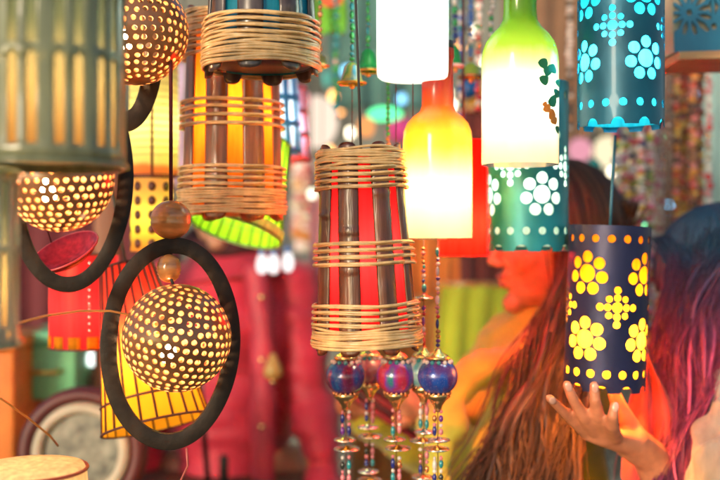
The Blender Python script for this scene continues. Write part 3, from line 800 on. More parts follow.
class Head:
    def __init__(s, c, f, up=(0, 0, 1), k=1.0):
        f = Vector(f).normalized(); l = Vector(up).cross(f).normalized(); u = f.cross(l).normalized()
        s.c = Vector(c); s.M = Matrix((f, l, u)).transposed(); s.k = k

    def p(s, x, y, z): return s.c + s.M @ (Vector((x, y, z)) * s.k)

    def fill(s, mb):
        E = lambda x, y, z, *r: mb.ell(s.p(x, y, z), tuple(q * s.k for q in r), 18, s.M)
        E(-.01, 0, .03, .098, .076, .090); E(.03, 0, -.03, .060, .058, .083); E(.042, 0, -.075, .046, .044, .035); E(.080, 0, -.096, .022, .021, .018)
        E(.055, 0, .045, .042, .058, .045); E(.083, .028, .028, .011, .02, .007); E(.083, -.028, .028, .011, .02, .007)
        for y in (-1, 1): E(.06, y * .036, -.022, .027, .024, .028); E(-.005, y * .078, -.008, .016, .009, .030); E(.099, y * .010, -.027, .009, .008, .007)
        mb.tube([s.p(.086, 0, .022), s.p(.099, 0, -.004), s.p(.111, 0, -.022)], [.0075 * s.k, .0078 * s.k, .0085 * s.k], 10); mb.ell(s.p(.110, 0, -.022), .0092 * s.k, 10)
        E(.093, 0, -.049, .011, .022, .0065); E(.091, 0, -.063, .0115, .019, .0075)

    def face(s, root):
        for y in (-1, 1):
            e = MB(); e.ell(s.p(.077, y * .031, .010), .0122 * s.k, 14, s.M); o = e.build('eye', M_white, root)
            MB().ell(s.p(.0865, y * .031, .009), (.003 * s.k, .0055 * s.k, .0055 * s.k), 10, s.M).build('iris', M_hairk, o)
        m = MB(); m.ell(s.p(.0975, 0, -.049), (.008 * s.k, .019 * s.k, .005 * s.k), 12, s.M); m.ell(s.p(.0955, 0, -.0625), (.0085 * s.k, .016 * s.k, .006 * s.k), 12, s.M); m.build('lips', M_lip, root)


def bez(ps, n):
    """smooth curve through the points"""
    ps = [Vector(p) for p in ps]; q = [ps[0] * 2 - ps[1]] + ps + [ps[-1] * 2 - ps[-2]]; out = []
    for i in range(len(ps) - 1):
        a, b, c, e = q[i:i + 4]
        for j in range(n):
            t = j / n; out.append(.5 * (2 * b + (c - a) * t + (2 * a - 5 * b + 4 * c - e) * t * t + (3 * b - a - 3 * c + e) * t ** 3))
    return out + [ps[-1]]


def hair(h, root, m, locks, seed=1, r=.0045):
    """scalp cap plus loose locks; locks = list of (count, [(centre, spread)...])"""
    rg = random.Random(seed); b = MB(); c = MB(); c.ell((0, 0, 0), (.109, .090, .104), 40)
    keep = [not ((v.x > .052 and v.z < .075) or (v.x > .015 and v.z < -.03)) for v in c.v]
    idx = {}; vs = []
    for i, v in enumerate(c.v):
        if keep[i]: idx[i] = len(vs); vs.append(h.p(v.x - .012, v.y, v.z + .028) + Vector((1, 0, 0)) * .002 * sin(v.y * 300))
    b.add(vs, [tuple(idx[i] for i in f) for f in c.f if all(keep[i] for i in f)])
    for q in range(420):
        a = rg.uniform(-PI, PI); a = a if abs(a) > .75 else a + PI; L = []
        e = -1.0 if abs(a) > 1.5 else -.25
        for j in range(9):
            t = 1.45 + (e - 1.45) * j / 8; aa = a + .10 * sin(q) * j / 8; rr = 1.012 + .012 * rg.random()
            L.append(h.p(.109 * rr * cos(t) * cos(aa) - .012, .090 * rr * cos(t) * sin(aa), .104 * rr * sin(t) + .028))
        b.tube(L, [r * .8] * 7 + [r * .6, r * .2], 4)
    for n, pts in locks:
        n *= 5
        for _ in range(n):
            g = [rg.gauss(0, 1) for _ in range(3)]; path = []
            for j, (p, sp) in enumerate(pts):
                path.append(Vector(p) + Vector((g[0] * sp + rg.gauss(0, sp * .25), g[1] * sp * .5 + rg.gauss(0, .004), g[2] * sp * .2)))
            L = bez(path, 6); N = len(L); f1 = rg.uniform(0, 6); am = rg.uniform(.001, .006)
            L = [q + Vector((am * sin(i * .7 + f1) + .009 * min(1, i / 8) * sin(i * .42 + g[0] * 1.5 + seed), am * .6 * cos(i * .6 + f1) + .004 * sin(i * .5 + g[1] * 2), 0)) for i, q in enumerate(L)]
            big = _ < n * .03; rr = r * (rg.uniform(.9, 1.4) if big else rg.uniform(.10, .30))
            b.tube(L, [rr * (1 - .75 * (i / (N - 1)) ** 2) for i in range(N)], 5 if big else 3, flat=1.3)
    return b.build('hair', m, root)


def folds(o, amp=.006, sc=(9, 9, 22), seed=0):
    me = o.data; off = Vector((seed * 3.1, seed * 7.7, seed))
    ns = [v.normal.copy() for v in me.vertices]
    for v, n in zip(me.vertices, ns):
        q = Vector((v.co.x * sc[0], v.co.y * sc[1], v.co.z * sc[2])) + off
        v.co += n * (amp * (noise.noise(q) + .5 * noise.noise(q * 2.3)))
    me.update(); return o


def legs(mb, px, y, hipz, r=(.085, .06, .045), fwd=(-1, 0), foot=True, dy=None):
    for s in (-1, 1):
        off = Vector((dy[0], dy[1], 0)) * s if dy else Vector((0, .09, 0)) * s
        hp = Vector((px, y, hipz)) + off; f = Vector((*fwd, 0))
        mb.caps([hp, hp + Vector((0, 0, -hipz * .47)) + f * .015, Vector((hp.x, hp.y, .09))], r)
        if foot: mb.caps([Vector((hp.x, hp.y, .055)) - f * .04, Vector((hp.x, hp.y, .04)) + f * .14], (.04, .03))


def finger(mb, pts, r0=.0095, r1=.0065):
    n = len(pts); mb.caps(pts, [r0 + (r1 - r0) * i / (n - 1) for i in range(n)], 10)


# the woman in mustard, in profile, looking down at a wallet
root = thing('person', (.30, 1.65, 0), 'person in profile with long brown hair and a mustard tunic, holding a striped wallet', 'person', 'people at the stall')
def rel(mb): mb.v = [v - root.location for v in mb.v]; return mb
hA = Head((.316, 1.63, 1.450), (-1, -.10, -.13), k=.97)
b = MB(); hA.fill(b)
b.caps([(.335, 1.64, 1.40), (.318, 1.65, 1.29)], (.05, .058))
for p, r in (((.29, 1.65, 1.19), (.105, .15, .14)), ((.295, 1.65, 1.03), (.095, .125, .13)), ((.30, 1.65, .90), (.115, .15, .12)), ((.21, 1.60, 1.17), (.05, .05, .055)), ((.21, 1.70, 1.17), (.05, .05, .055))): b.ell(p, r, 20)
LA = [(.292, 1.485, 1.262), (.175, 1.43, 1.085), (.118, 1.575, 1.178)]; RA = [(.292, 1.815, 1.262), (.14, 1.84, 1.06), (-.02, 1.71, 1.170)]
b.caps(LA, (.05, .036, .024), 14); b.caps(RA, (.05, .036, .024), 14)
# left hand: fingers round the near edge of the wallet
b.caps([LA[2], (.095, 1.605, 1.19)], (.024, .027), 12)
for i in range(4): finger(b, [(.100 - .006 * i, 1.612, 1.205 - .016 * i), (.082 - .004 * i, 1.606, 1.203 - .016 * i), (.066 - .003 * i, 1.618, 1.197 - .016 * i)])
finger(b, [(.108, 1.60, 1.205), (.092, 1.612, 1.222), (.072, 1.628, 1.226)])
b.caps([RA[2], (-.005, 1.70, 1.182)], (.024, .027), 12)
for i in range(4): finger(b, [(.0 - .002 * i, 1.69, 1.202 - .014 * i), (.018, 1.672, 1.204 - .014 * i), (.034, 1.66, 1.200 - .014 * i)])
finger(b, [(-.012, 1.69, 1.19), (-.022, 1.665, 1.195), (-.005, 1.655, 1.205)])
legs(b, .30, 1.65, .88)
flesh(rel(b), 'body', M_skin2, root, .0042, 4)
hA.c -= root.location; hA.face(root)
b = MB()
for p, r in (((.29, 1.65, 1.19), (.122, .168, .15)), ((.295, 1.65, 1.03), (.115, .145, .15)), ((.30, 1.65, .88), (.135, .17, .16)), ((.20, 1.65, 1.17), (.062, .11, .07))): b.ell(p, r, 22)
b.caps([(.292, 1.485, 1.262), (.175, 1.43, 1.085), (.128, 1.545, 1.155)], (.064, .056, .042), 16); b.caps([(.292, 1.815, 1.262), (.14, 1.84, 1.06), (.02, 1.74, 1.145)], (.064, .056, .042), 16)
b.tube([(.322, 1.65, 1.305), (.30, 1.65, 1.26)], [.066, .10], 20)
b.tube([(.30, 1.65, .9), (.30, 1.65, .55)], [.15, .20], 24)
folds(flesh(rel(b), 'tunic', mat('mustard_cloth', (.56, .48, .03), .75, vary=.25, scale=9, sheen=.3), root, .009, 5), .012, (10, 10, 16), 2)
b = MB(); legs(b, .30, 1.65, .8, (.10, .075, .06), foot=False); flesh(rel(b), 'trousers', mat('brown_cloth', (.14, .06, .03), .8), root, .012)
# orange shawl round the neck
sh = bez([P(556, 334, 1.57), P(512, 356, 1.50), P(464, 384, 1.44), P(440, 430, 1.40), P(438, 490, 1.37), P(440, 560, 1.37)], 8)
o = MB().tube([p - root.location for p in sh], [.020 + .006 * math.sin(i * .6) for i in range(len(sh))], 14, flat=1.6).build('shawl', mat('olive_gold_cloth', (.55, .50, .045), .75, vary=.35, scale=14, sheen=.3), root); folds(o, .010, (40, 40, 18), 4)
rb = root.location
locks = [(260, [(hA.p(-.08, -.045, .07) + rb, .018), (P(588, 270, 1.53), .016), (P(572, 345, 1.405), .015), (P(552, 420, 1.37), .018), (P(536, 500, 1.35), .026), (P(528, 560, 1.35), .03)]),
         (240, [(hA.p(-.06, -.070, .06) + rb, .012), (P(574, 280, 1.50), .010), (P(556, 345, 1.40), .014), (P(530, 420, 1.355), .019), (P(512, 480, 1.34), .026), (P(490, 540, 1.34), .03)]),
         (36, [(hA.p(.030, -.075, .075) + rb, .005), (hA.p(.030, -.088, .01) + rb, .005), (hA.p(-.012, -.092, -.05) + rb, .006), (P(560, 322, 1.45), .008), (P(532, 370, 1.39), .014), (P(505, 430, 1.35), .020)]),
         (80, [(hA.p(-.09, .03, .05) + rb, .025), (P(600, 262, 1.66), .012), (P(592, 380, 1.78), .02), (P(585, 480, 1.80), .03)])]
locks = [(n, [(Vector(p) - rb, s) for p, s in L]) for n, L in locks]
hair(hA, root, M_hairb, locks, 4)
# wallet held in both hands
t = thing('wallet', P(389, 405, 1.645), 'long dark red striped wallet in the hands of the person in mustard', 'wallet', None, (R(8), R(32), R(-6)))
for i in range(5):
    MB().box((0, .002 * (i % 2), .022 - .011 * i), (.135, .018, .0105)).build('stripe_panel', (mat('dark_red_leather', (.22, .015, .025), .4, coat=.3), mat('maroon_leather', (.07, .008, .014), .4, coat=.3))[i % 2], t, bevel=.003)
MB().box((.052, -.0125, -.004), (.02, .004, .014)).build('clasp', M_gold, t, bevel=.002)

# the woman at the right, back half turned, her left hand under the indigo lamp
root = thing('person', (.60, 1.56, 0), 'person with hair coloured as lit magenta and beige jacket, open hand raised under a lamp', 'person', 'people at the stall')
rb = root.location.copy()
hB = Head((.555, 1.555, 1.372), (-.55, .83, -.1), k=1.0)
b = MB(); hB.fill(b)
b.caps([(.575, 1.54, 1.31), (.595, 1.545, 1.20)], (.05, .058))
for p, r in (((.60, 1.55, 1.09), (.15, .12, .15)), ((.60, 1.56, .93), (.13, .105, .14)), ((.60, 1.56, .80), (.15, .12, .12))): b.ell(p, r, 20)
LB = [(.475, 1.455, 1.165), (.485, 1.40, .945), (.372, 1.285, 1.172)]
b.caps(LB[:2] + [(.415, 1.325, 1.10), LB[2]], (.048, .038, .029, .023), 14)
b.caps([(.72, 1.64, 1.165), (.76, 1.68, .90), (.72, 1.78, .70)], (.048, .036, .024), 14)
for q in range(5): finger(b, [(.715 + .012 * (q - 2), 1.79, .69), (.715 + .014 * (q - 2), 1.81, .655), (.715 + .013 * (q - 2), 1.805, .62)])
# the open hand (photo pixels and distance): little finger at the left, thumb at the right
pal = lambda x, y, d: P(x, y, d)
b.caps([LB[2], pal(631, 442, 1.262)], (.023, .023), 14)
for (x, y, d), r0, r1 in (((612, 437, 1.225), .019, .0105), ((604, 438, 1.223), .018, .0105), ((597, 437, 1.223), .017, .0100), ((588, 434, 1.227), .016, .0092)):
    b.caps([pal(634, 444, 1.258), pal(x, y, d)], (r0, r1), 12)
fingers = [[(587, 434, 1.228), (574, 422, 1.205), (560, 408, 1.185), (549.5, 398, 1.172)], [(597, 435, 1.222), (584, 417, 1.19), (573, 399, 1.178), (567, 385, 1.176)],
           [(606, 436, 1.222), (599, 418, 1.188), (595, 400, 1.176), (594, 386, 1.176)], [(616, 437, 1.216), (612, 426, 1.182), (613, 416, 1.168), (614.5, 406, 1.170)]]
for i, f in enumerate(fingers): finger(b, [pal(*q) for q in f], (.0078, .0086, .0090, .0088)[i], (.0052, .0058, .0060, .0060)[i])
finger(b, [pal(638, 440, 1.266), pal(629, 424, 1.262), pal(619, 406, 1.252), pal(613, 391, 1.248)], .0145, .0078)
legs(b, .60, 1.56, .80, fwd=(-.55, .83), dy=(.076, .05))
flesh(rel(b), 'body', M_skin2, root, .0031, 2)
hB.c -= rb; hB.face(root)
nm = mat('finger_nail', (.66, .36, .27), .2, coat=.7)
for i, f in enumerate(fingers):
    a, c = pal(*f[-2]), pal(*f[-1]); dr = (c - a).normalized(); Mq = dr.to_track_quat('Z', 'Y').to_matrix(); nrm = Vector((0, -1, .0)); nrm = (nrm - dr * nrm.dot(dr)).normalized()
    Mn = Matrix((dr.cross(nrm), nrm, dr)).transposed()
    MB().ell(c + nrm * .0052 - dr * .0015 - rb, (.0043, .0014, .0062), 12, Mn).build('nail', nm, root)
b = MB()
for p, r in (((.60, 1.55, 1.08), (.17, .14, .16)), ((.60, 1.56, .93), (.155, .13, .16)), ((.60, 1.56, .78), (.17, .145, .14))): b.ell(p, r, 22)
b.caps([(.475, 1.455, 1.155), (.488, 1.40, .95)], (.062, .054), 16); b.caps([(.72, 1.64, 1.155), (.76, 1.68, .90), (.73, 1.76, .74)], (.062, .052, .042), 16)
b.caps([(.488, 1.40, .95), (.452, 1.362, 1.03)], (.054, .046), 16); b.tube([(.595, 1.545, 1.235), (.60, 1.55, 1.14)], [.072, .13], 20)
b.caps([P(748, 400, 1.31), P(733, 465, 1.255), P(722, 540, 1.25)], (.045, .055, .055), 16)
folds(flesh(rel(b), 'jacket', mat('beige_cloth', (.25, .22, .19), .85, vary=.35, scale=14, stretch=(3, 3, .6), sheen=.2), root, .007, 3), .022, (26, 26, 9), 6)
b = MB(); legs(b, .60, 1.56, .74, (.10, .075, .06), foot=False, dy=(.076, .05)); flesh(rel(b), 'trousers', mat('dark_jeans', (.03, .035, .06), .8), root, .012)
sc_ = []
for i in range(13):
    for j in range(11):
        u = i / 12; v = j / 10; w = .012 + .034 * v ** .7
        p = P(645 + 7 * v, 350 + 130 * v, 1.335 - .03 * v ** 1.5); sc_.append(p + Vector(((u - .42) * 2 * w * (.15 + .85 * min(1, v * 3)), .010 * sin(u * 13 + v * 2), -.014 * abs(u - .4))) - rb)
MB().add(sc_, [(i * 11 + j, (i + 1) * 11 + j, (i + 1) * 11 + j + 1, i * 11 + j + 1) for i in range(12) for j in range(10)]).build('scarf', mat('red_chiffon', (.62, .045, .03), .7, vary=.2, sheen=.3), root, solid=.003, sub=1)
locks = [(230, [(hB.p(-.06, .03, .085) + rb, .022), (P(706, 280, 1.44), .016), (P(694, 350, 1.37), .016), (P(684, 420, 1.33), .018), (P(666, 490, 1.31), .022), (P(655, 560, 1.31), .03)]),
         (170, [(hB.p(.03, .055, .085) + rb, .014), (P(681, 268, 1.46), .008), (P(674, 335, 1.40), .009), (P(674, 410, 1.36), .010), (P(664, 480, 1.33), .014), (P(652, 540, 1.32), .02)]),
         (200, [(hB.p(-.09, -.01, .08) + rb, .026), (P(734, 290, 1.42), .024), (P(722, 345, 1.355), .020), (P(701, 410, 1.31), .010), (P(677, 480, 1.28), .012), (P(664, 560, 1.28), .02)]),
         (90, [(hB.p(-.09, -.05, .06) + rb, .02), (P(765, 300, 1.44), .02), (P(775, 380, 1.50), .02), (P(780, 470, 1.56), .03)])]
locks = [(n, [(Vector(p) - rb, s) for p, s in L]) for n, L in locks]
hair(hB, root, M_hair_magenta_lit, locks, 9, .0023)

# the man in red behind the hoop
root = thing('person', (-.275, 2.25, 0), 'person in a buttoned red jacket standing behind the front hoop', 'person', 'people at the stall'); rb = root.location.copy()
hC = Head((-.31, 2.22, 1.555), (.05, -1, -.12), k=1.05); b = MB(); hC.fill(b)
b.caps([(-.30, 2.26, 1.50), (-.285, 2.26, 1.40)], (.058, .064))
for p, r in (((-.29, 2.25, 1.25), (.145, .115, .155)), ((-.29, 2.25, 1.05), (.122, .11, .16)), ((-.29, 2.25, .92), (.130, .12, .12))): b.ell(p, r, 20)
AL = [(-.150, 2.24, 1.35), (-.108, 2.19, 1.10), (-.062, 2.09, .86)]; AR = [(-.44, 2.25, 1.34), (-.49, 2.26, 1.08), (-.48, 2.18, .84)]
for A_, s in ((AL, 1), (AR, -1)):
    b.caps(A_, (.055, .042, .028), 14); b.caps([A_[2], Vector(A_[2]) + Vector((0, -.02, -.08))], (.028, .03), 12)
    for q in range(4): finger(b, [Vector(A_[2]) + Vector((.006 * s, .018 * (q - 1.5) - .03, -.09)), Vector(A_[2]) + Vector((.008 * s, .02 * (q - 1.5) - .035, -.13)), Vector(A_[2]) + Vector((-.006 * s, .018 * (q - 1.5) - .035, -.165))])
    finger(b, [Vector(A_[2]) + Vector((0, -.05, -.05)), Vector(A_[2]) + Vector((-.012 * s, -.075, -.085)), Vector(A_[2]) + Vector((-.014 * s, -.078, -.12))])
legs(b, -.275, 2.25, .90, (.095, .065, .05), fwd=(0, -1), dy=(.1, 0))
flesh(rel(b), 'body', M_skin, root, .0052, 4); hC.c -= rb; hC.face(root)
hair(hC, root, M_hairk, [(10, [(hC.p(-.08, 0, .05), .03), (hC.p(-.1, 0, -.02), .03)])], 2)
M_redj = mat('red_jacket_cloth', (.50, .016, .05), .62, vary=.28, scale=8, sheen=.25)
b = MB()
for p, r in (((-.29, 2.25, 1.25), (.160, .135, .165)), ((-.29, 2.25, 1.05), (.138, .13, .18)), ((-.29, 2.25, .88), (.145, .145, .16))): b.ell(p, r, 22)
for A_ in (AL, AR): b.caps([A_[0], A_[1], Vector(A_[2]) + Vector((0, .01, .03))], (.062, .052, .044), 16)
b.tube([(-.29, 2.255, 1.455), (-.28, 2.25, 1.36)], [.082, .14], 22)
folds(flesh(rel(b), 'jacket', M_redj, root, .008, 4), .015, (6, 6, 15), 3)
b = MB(); b.tube([(-.292 + .086 * sin(2 * PI * i / 30), 2.25 - .09 * cos(2 * PI * i / 30), 1.452 - .022 * cos(2 * PI * i / 30)) for i in range(30)], .021, 10, closed=True); rel(b).build('collar', mat('dark_collar', (.05, .008, .012), .8), root)
b = MB(); b.tube(bez([(-.225, 2.135, 1.40), (-.208, 2.112, 1.25), (-.205, 2.112, 1.08), (-.205, 2.10, .86)], 8), .024, 12, flat=1.2); folds(rel(b).build('placket', mat('rose_cloth', (.46, .035, .07), .6, vary=.2), root), .006, (30, 30, 30), 1)
for z in (1.33, 1.20, 1.06, .93):
    b = MB(); b.ell((-.205, 2.086, z), (.006, .004, .006), 12); rel(b).build('button', M_gold, root)
b = MB(); legs(b, -.275, 2.25, .84, (.115, .085, .068), fwd=(0, -1), foot=False, dy=(.1, 0)); flesh(rel(b), 'trousers', mat('dark_trousers', (.03, .03, .035), .8), root, .012)
# three small bulbs strung in front of his shoulder, a pendant, a camera on a strap
for i, (px, py) in enumerate(((262, 263), (273.5, 263), (288, 261))):
    t = thing('light_bulb', P(px, py, 1.95), ('left', 'middle', 'right')[i] + ' one of three small white bulbs in a row before the red shoulder', 'bulb', 'three small white bulbs')
    MB().lathe([(.0004, -.022), (.008, -.019), (.0115, -.010), (.0115, .002), (.008, .013), (.006, .017), (.0004, .018)], 18).build('glass', emit('lit_glass', (1, .93, .9), .6), t)
    MB().lathe([(.0065, .016), (.0065, .028), (.0004, .030)], 14).build('cap', mat('blue_cap', (.1, .2, .5), .4), t); MB().tube([(0, 0, .028), (0, 0, .5)], .0014, 5).build('cord', M_cord, t)
t = thing('pendant', P(273, 366, 1.98), 'small gold bell shaped pendant before the red jacket', 'pendant'); MB().lathe([(.0004, .026), (.007, .022), (.010, .012), (.018, -.004), (.019, -.018), (.012, -.024), (.0004, -.024)], 20).build('bell_body', lit('gold_glass', [(0, (.9, .6, .2))], .5), t)
MB().tube([(0, 0, .024), (0, 0, .7)], .0009, 5).build('cord', M_redcord, t); MB().ell((0, 0, -.03), .006, 10).build('clapper', M_gold, t)
t = thing('camera', P(226, 492, 1.98), 'small black camera hanging at the front of the red jacket', 'camera', None, (0, 0, R(10)))
MB().box((0, 0, 0), (.075, .03, .045)).build('camera_body', M_black, t, bevel=.004); MB().lathe([(.016, 0), (.017, .02), (.013, .022), (.0004, .019)], 20, (0, -.015, 0), Euler((R(90), 0, 0)).to_matrix()).build('lens', M_black, t)
MB().box((-.004, 0, .047), (.017, .022, .05)).build('viewfinder', M_black, t, bevel=.003); MB().tube([(-.035, 0, .02), (-.05, -.02, .2), (-.05, .05, .36)], .004, 6, flat=2).build('strap', M_black, t)
#PART3
# ------------------------------------------------------------------ the market behind
def flat(name, x0, x1, y0, y1, z, m, kind='structure'):
    o = MB().add([(x0, y0, z), (x1, y0, z), (x1, y1, z), (x0, y1, z)], [(0, 1, 2, 3)]).build(name, m, None, smooth=False); return tag(o, kind=kind)


flat('ground', -60, 60, -60, 60, 0, mat('dusty_ground', (.16, .13, .10), .9, vary=.4, scale=1.5, bump=.3))
flat('pavement', -6, 6, 2.7, 5.4, .004, mat('paving', (.24, .20, .17), .85, vary=.3, scale=3, bump=.3))
w = MB(); w.box((0, 5.5, 1.8), (11, .2, 3.6)); o = w.build('back_wall', mat('plaster', (.20, .21, .19), .85, vary=.5, scale=1.6, bump=.2, col2=(.06, .07, .065)), None, smooth=False); tag(o, 'grey brown plaster wall at the back of the stalls', 'wall')


def drape(name, label, cat, x0, x1, y0, y1, d, m, group=None, wave=5, amp=.012, hem=.0, seed=0):
    """hanging cloth with vertical folds, slung over a rod"""
    c = P((x0 + x1) / 2, y0, d); w = (x1 - x0) * .001 * d; h = (y1 - y0) * .001 * d; n, q = 36, 16; vs = []
    for i in range(n + 1):
        for j in range(q + 1):
            u = i / n; v = j / q; vs.append(((u - .5) * w * (1 + .06 * sin(v * 5 + seed)), amp * (.35 + .65 * v) * sin(u * wave * 2 * PI + seed + .6 * sin(3 * v)) + .01 * sin(v * 4 + seed), -h * v * (1 + hem * sin(u * 7 + seed))))
    o = MB().add(vs, [(i * (q + 1) + j, (i + 1) * (q + 1) + j, (i + 1) * (q + 1) + j + 1, i * (q + 1) + j + 1) for i in range(n) for j in range(q)]).build('cloth', m, None, solid=.003)
    t = thing(name, c, label, cat, group); o.parent = t
    MB().tube([(-w * .56, 0, .004), (w * .56, 0, .004)], .007, 8).build('rod', M_wood, t)
    for s in (-1, 1): MB().tube([(s * w * .5, 0, .006), (s * w * .5, 0, .5)], .0012, 5).build('cord', M_cord, t)
    return t


cl = lambda n, c, **k: mat(n, c, .8, sheen=.3, vary=.3, scale=7, **k)
drape('hanging_cloth', 'dark maroon cloth hanging behind the yellow bottle lamp', 'cloth', 458, 512, 110, 345, 2.5, cl('oxblood_cloth', (.13, .016, .014)), 'cloths hung in the stall', 3, .014, seed=1)
drape('hanging_cloth', 'rust orange cloth hanging behind the bead hangings', 'cloth', 346, 462, 300, 560, 2.6, cl('rust_cloth', (.50, .20, .04)), 'cloths hung in the stall', 4, .02, seed=2)
drape('hanging_cloth', 'orange cloth between the red lamp and the person in mustard', 'cloth', 405, 462, 235, 420, 2.75, cl('orange_cloth', (.65, .17, .02)), 'cloths hung in the stall', 3, .018, seed=3)
drape('hanging_cloth', 'pale grey green cloth hanging at the right edge', 'cloth', 694, 760, 62, 330, 2.7, cl('sage_cloth', (.26, .42, .42)), 'cloths hung in the stall', 4, .02, seed=4)
drape('hanging_cloth', 'bright green cloth at the top by the blue cane lamp', 'cloth', 314, 346, -6, 34, 2.0, cl('leaf_cloth', (.12, .42, .03)), 'cloths hung in the stall', 2, .01, seed=5)
drape('hanging_cloth', 'wide grey cloth hanging behind the red lamp', 'cloth', 255, 420, 170, 330, 3.6, cl('ash_cloth', (.25, .27, .26)), 'cloths hung in the stall', 5, .02, seed=6)
drape('hanging_cloth', 'dark maroon cloth at the lower left behind the drum lamps', 'cloth', -30, 175, 205, 560, 2.9, cl('maroon_cloth', (.12, .012, .02)), 'cloths hung in the stall', 7, .03, seed=7)
drape('hanging_cloth', 'pink cloth strip just left of the red lamp', 'cloth', 309, 322, 190, 300, 2.4, cl('pink_cloth', (.75, .32, .36)), 'cloths hung in the stall', 1, .006, seed=8)
drape('hanging_cloth', 'lilac cloth strip left of the orange lamp', 'cloth', 168, 184, 60, 190, 2.0, cl('lilac_cloth', (.55, .42, .62)), 'cloths hung in the stall', 1, .006, seed=9)
drape('hanging_cloth', 'faded terracotta cloth hanging high behind the lime bottle', 'cloth', 500, 585, -40, 150, 3.3, cl('clay_cloth', (.22, .12, .07)), 'cloths hung in the stall', 4, .02, seed=10)
drape('hanging_cloth', 'dusty teal cloth hanging high behind the white jar', 'cloth', 330, 450, -60, 110, 3.4, cl('slate_cloth', (.07, .19, .18)), 'cloths hung in the stall', 4, .02, seed=11)


drape('hanging_cloth', 'yellow green cloth behind the chin of the person in mustard', 'cloth', 440, 512, 286, 420, 2.4, cl('lime_cloth', (.42, .50, .03)), 'cloths hung in the stall', 3, .014, seed=12)


def garland(label, cx, y0, y1, d, wpx, cols, r, group, rowsn=1, seed=0, name='garland'):
    k = .001 * d; t = thing(name, P(cx, y0, d), label, 'garland', group); rg = random.Random(seed); L = (y1 - y0) * k
    for q in range(rowsn):
        x = ((q + .5) / rowsn - .5) * wpx * k; MB().tube([(x, 0, .4), (x, 0, -L)], .0012, 5).build('cord', M_cord, t)
    per = max(3, int(95 / rowsn)); st = L / per
    ms = [MB() for _ in cols]
    for q in range(rowsn):
        x = ((q + .5) / rowsn - .5) * wpx * k
        for i in range(per):
            rr = r * k * rg.uniform(.7, 1.25); b = MB()
            c = (x + rg.uniform(-.4, .4) * r * k, rg.uniform(-.5, .5) * r * k, -st * (i + .5))
            b.ell(c, (rr, rr, max(st * .5, rr * .7)), 9)
            b.v = [v + (v - Vector(c)) * (.35 * noise.noise(v * 180)) for v in b.v]
            b.build('pompom', rg.choice(cols), t)
    return t


G1 = [cl(n, c) for n, c in (('g_white', (.78, .70, .70)), ('g_pink', (.75, .22, .35)), ('g_yellow', (.75, .55, .12)), ('g_cream', (.8, .72, .55)), ('g_red', (.62, .06, .05)), ('g_navy', (.06, .08, .2)), ('g_green', (.25, .35, .05)))]
G2 = [cl(n, c) for n, c in (('h_brown', (.28, .13, .07)), ('h_red', (.5, .06, .03)), ('h_orange', (.62, .25, .04)), ('h_dark', (.09, .04, .03)), ('h_gold', (.55, .36, .08)), ('h_rose', (.6, .2, .2)))]
for i, px in enumerate((617, 625, 633, 641, 649)): garland('fine white, pink and yellow pompom garland, one of five hanging right of the teal lamp', px, 96, 350 - 8 * (i % 2), 1.85 + .03 * (i % 3), 8, G1 + G1[:2], 4.2, 'white and pink garlands', 1, 10 + i)
for i, px in enumerate((656, 661)): garland('fine pale pink and white pompom garland, one of two beside the brown chain', px, 62, 340, 1.95 + .02 * i, 8, [G1[0], G1[1], G1[3], G1[0]], 3.8, 'pale pink garlands', 1, 20 + i)
garland('brown wooden bead chain between two bright garlands', 668, 62, 335, 1.88, 8, [mat('chain_wood', (.22, .13, .10), .5)], 2.8, 'garlands at the right', 2, 3)
for i, px in enumerate((676, 682, 688, 694, 700)): garland('fine rust red and orange pompom garland, one of five near the right edge', px, 60, 330 - 9 * (i % 2), 1.9 + .03 * (i % 3), 8, G2, 4.0, 'rust red garlands', 1, 30 + i)
garland('orange and rose garland hanging left of the red lamp', 303, 150, 250, 2.9, 16, [G2[2], G1[0], G2[5], G1[3]], 6, 'garlands far behind', 2, 5)


def lantern(label, px, py, r, d, m, hz=1.0, group='round lanterns far behind', ribs=True):
    k = .001 * d; t = thing('paper_lantern', P(px, py, d), label, 'lantern', group); pr = []
    for i in range(29):
        a = -PI / 2 * .93 + PI * .93 * i / 28; pr.append((r * k * cos(a) * (1 - .02 * (i % 2)), r * k * hz * sin(a)))
    MB().lathe(pr, 28).build('paper', m, t)
    for s in (-1, 1): MB().tube([(r * k * .12 * sin(2 * PI * i / 16), r * k * .12 * cos(2 * PI * i / 16), s * r * k * hz) for i in range(16)], .003, 5, closed=True).build('ring', M_cord, t)
    MB().tube([(0, 0, r * k * hz), (0, 0, r * k * hz + .5)], .0015, 5).build('cord', M_cord, t)


lantern('glowing white paper lantern between the blue barred lamp and black cord', 317, 122, 21, 3.0, emit('lantern_white', (1, .80, .64), .5), 1.25)
lantern('pink paper lantern beside the blue barred lamp', 300, 100, 10, 2.7, emit('lantern_pink', (1, .35, .38), .6), 1.1)
lantern('flat green glowing lantern above the red lamp', 385, 114, 18, 2.4, emit('lantern_green', (.12, .9, .35), .9), .42)
lantern('small orange lantern behind the black cord', 366, 127, 9, 2.5, emit('lantern_orange', (.9, .36, .12), .55), 1.2)
lantern('small white globe light below the red drum lamp', 92, 359, 7, 2.0, emit('globe_white', (.9, 1, .95), 1.0), 1.1)
lantern('small cream globe light left of the red lamp', 312, 194, 5, 2.2, emit('globe_cream', (1, .95, .7), 1.0), 1.2)
lantern('blue glass lantern between the white jar and lime bottle', 468, 89, 11, 2.1, lit('blue_glass', [(0, (.03, .2, .65))], .5), .9)
lantern('pale blue globe behind the white jar and lime bottle', 463, 22, 9, 2.2, lit('pale_glass', [(0, (.45, .55, .75))], .5), 1.1)
lantern('orange red lantern cut by the top edge', 331, -3, 13, 1.9, emit('lantern_red', (.9, .16, .06), .5), .8)
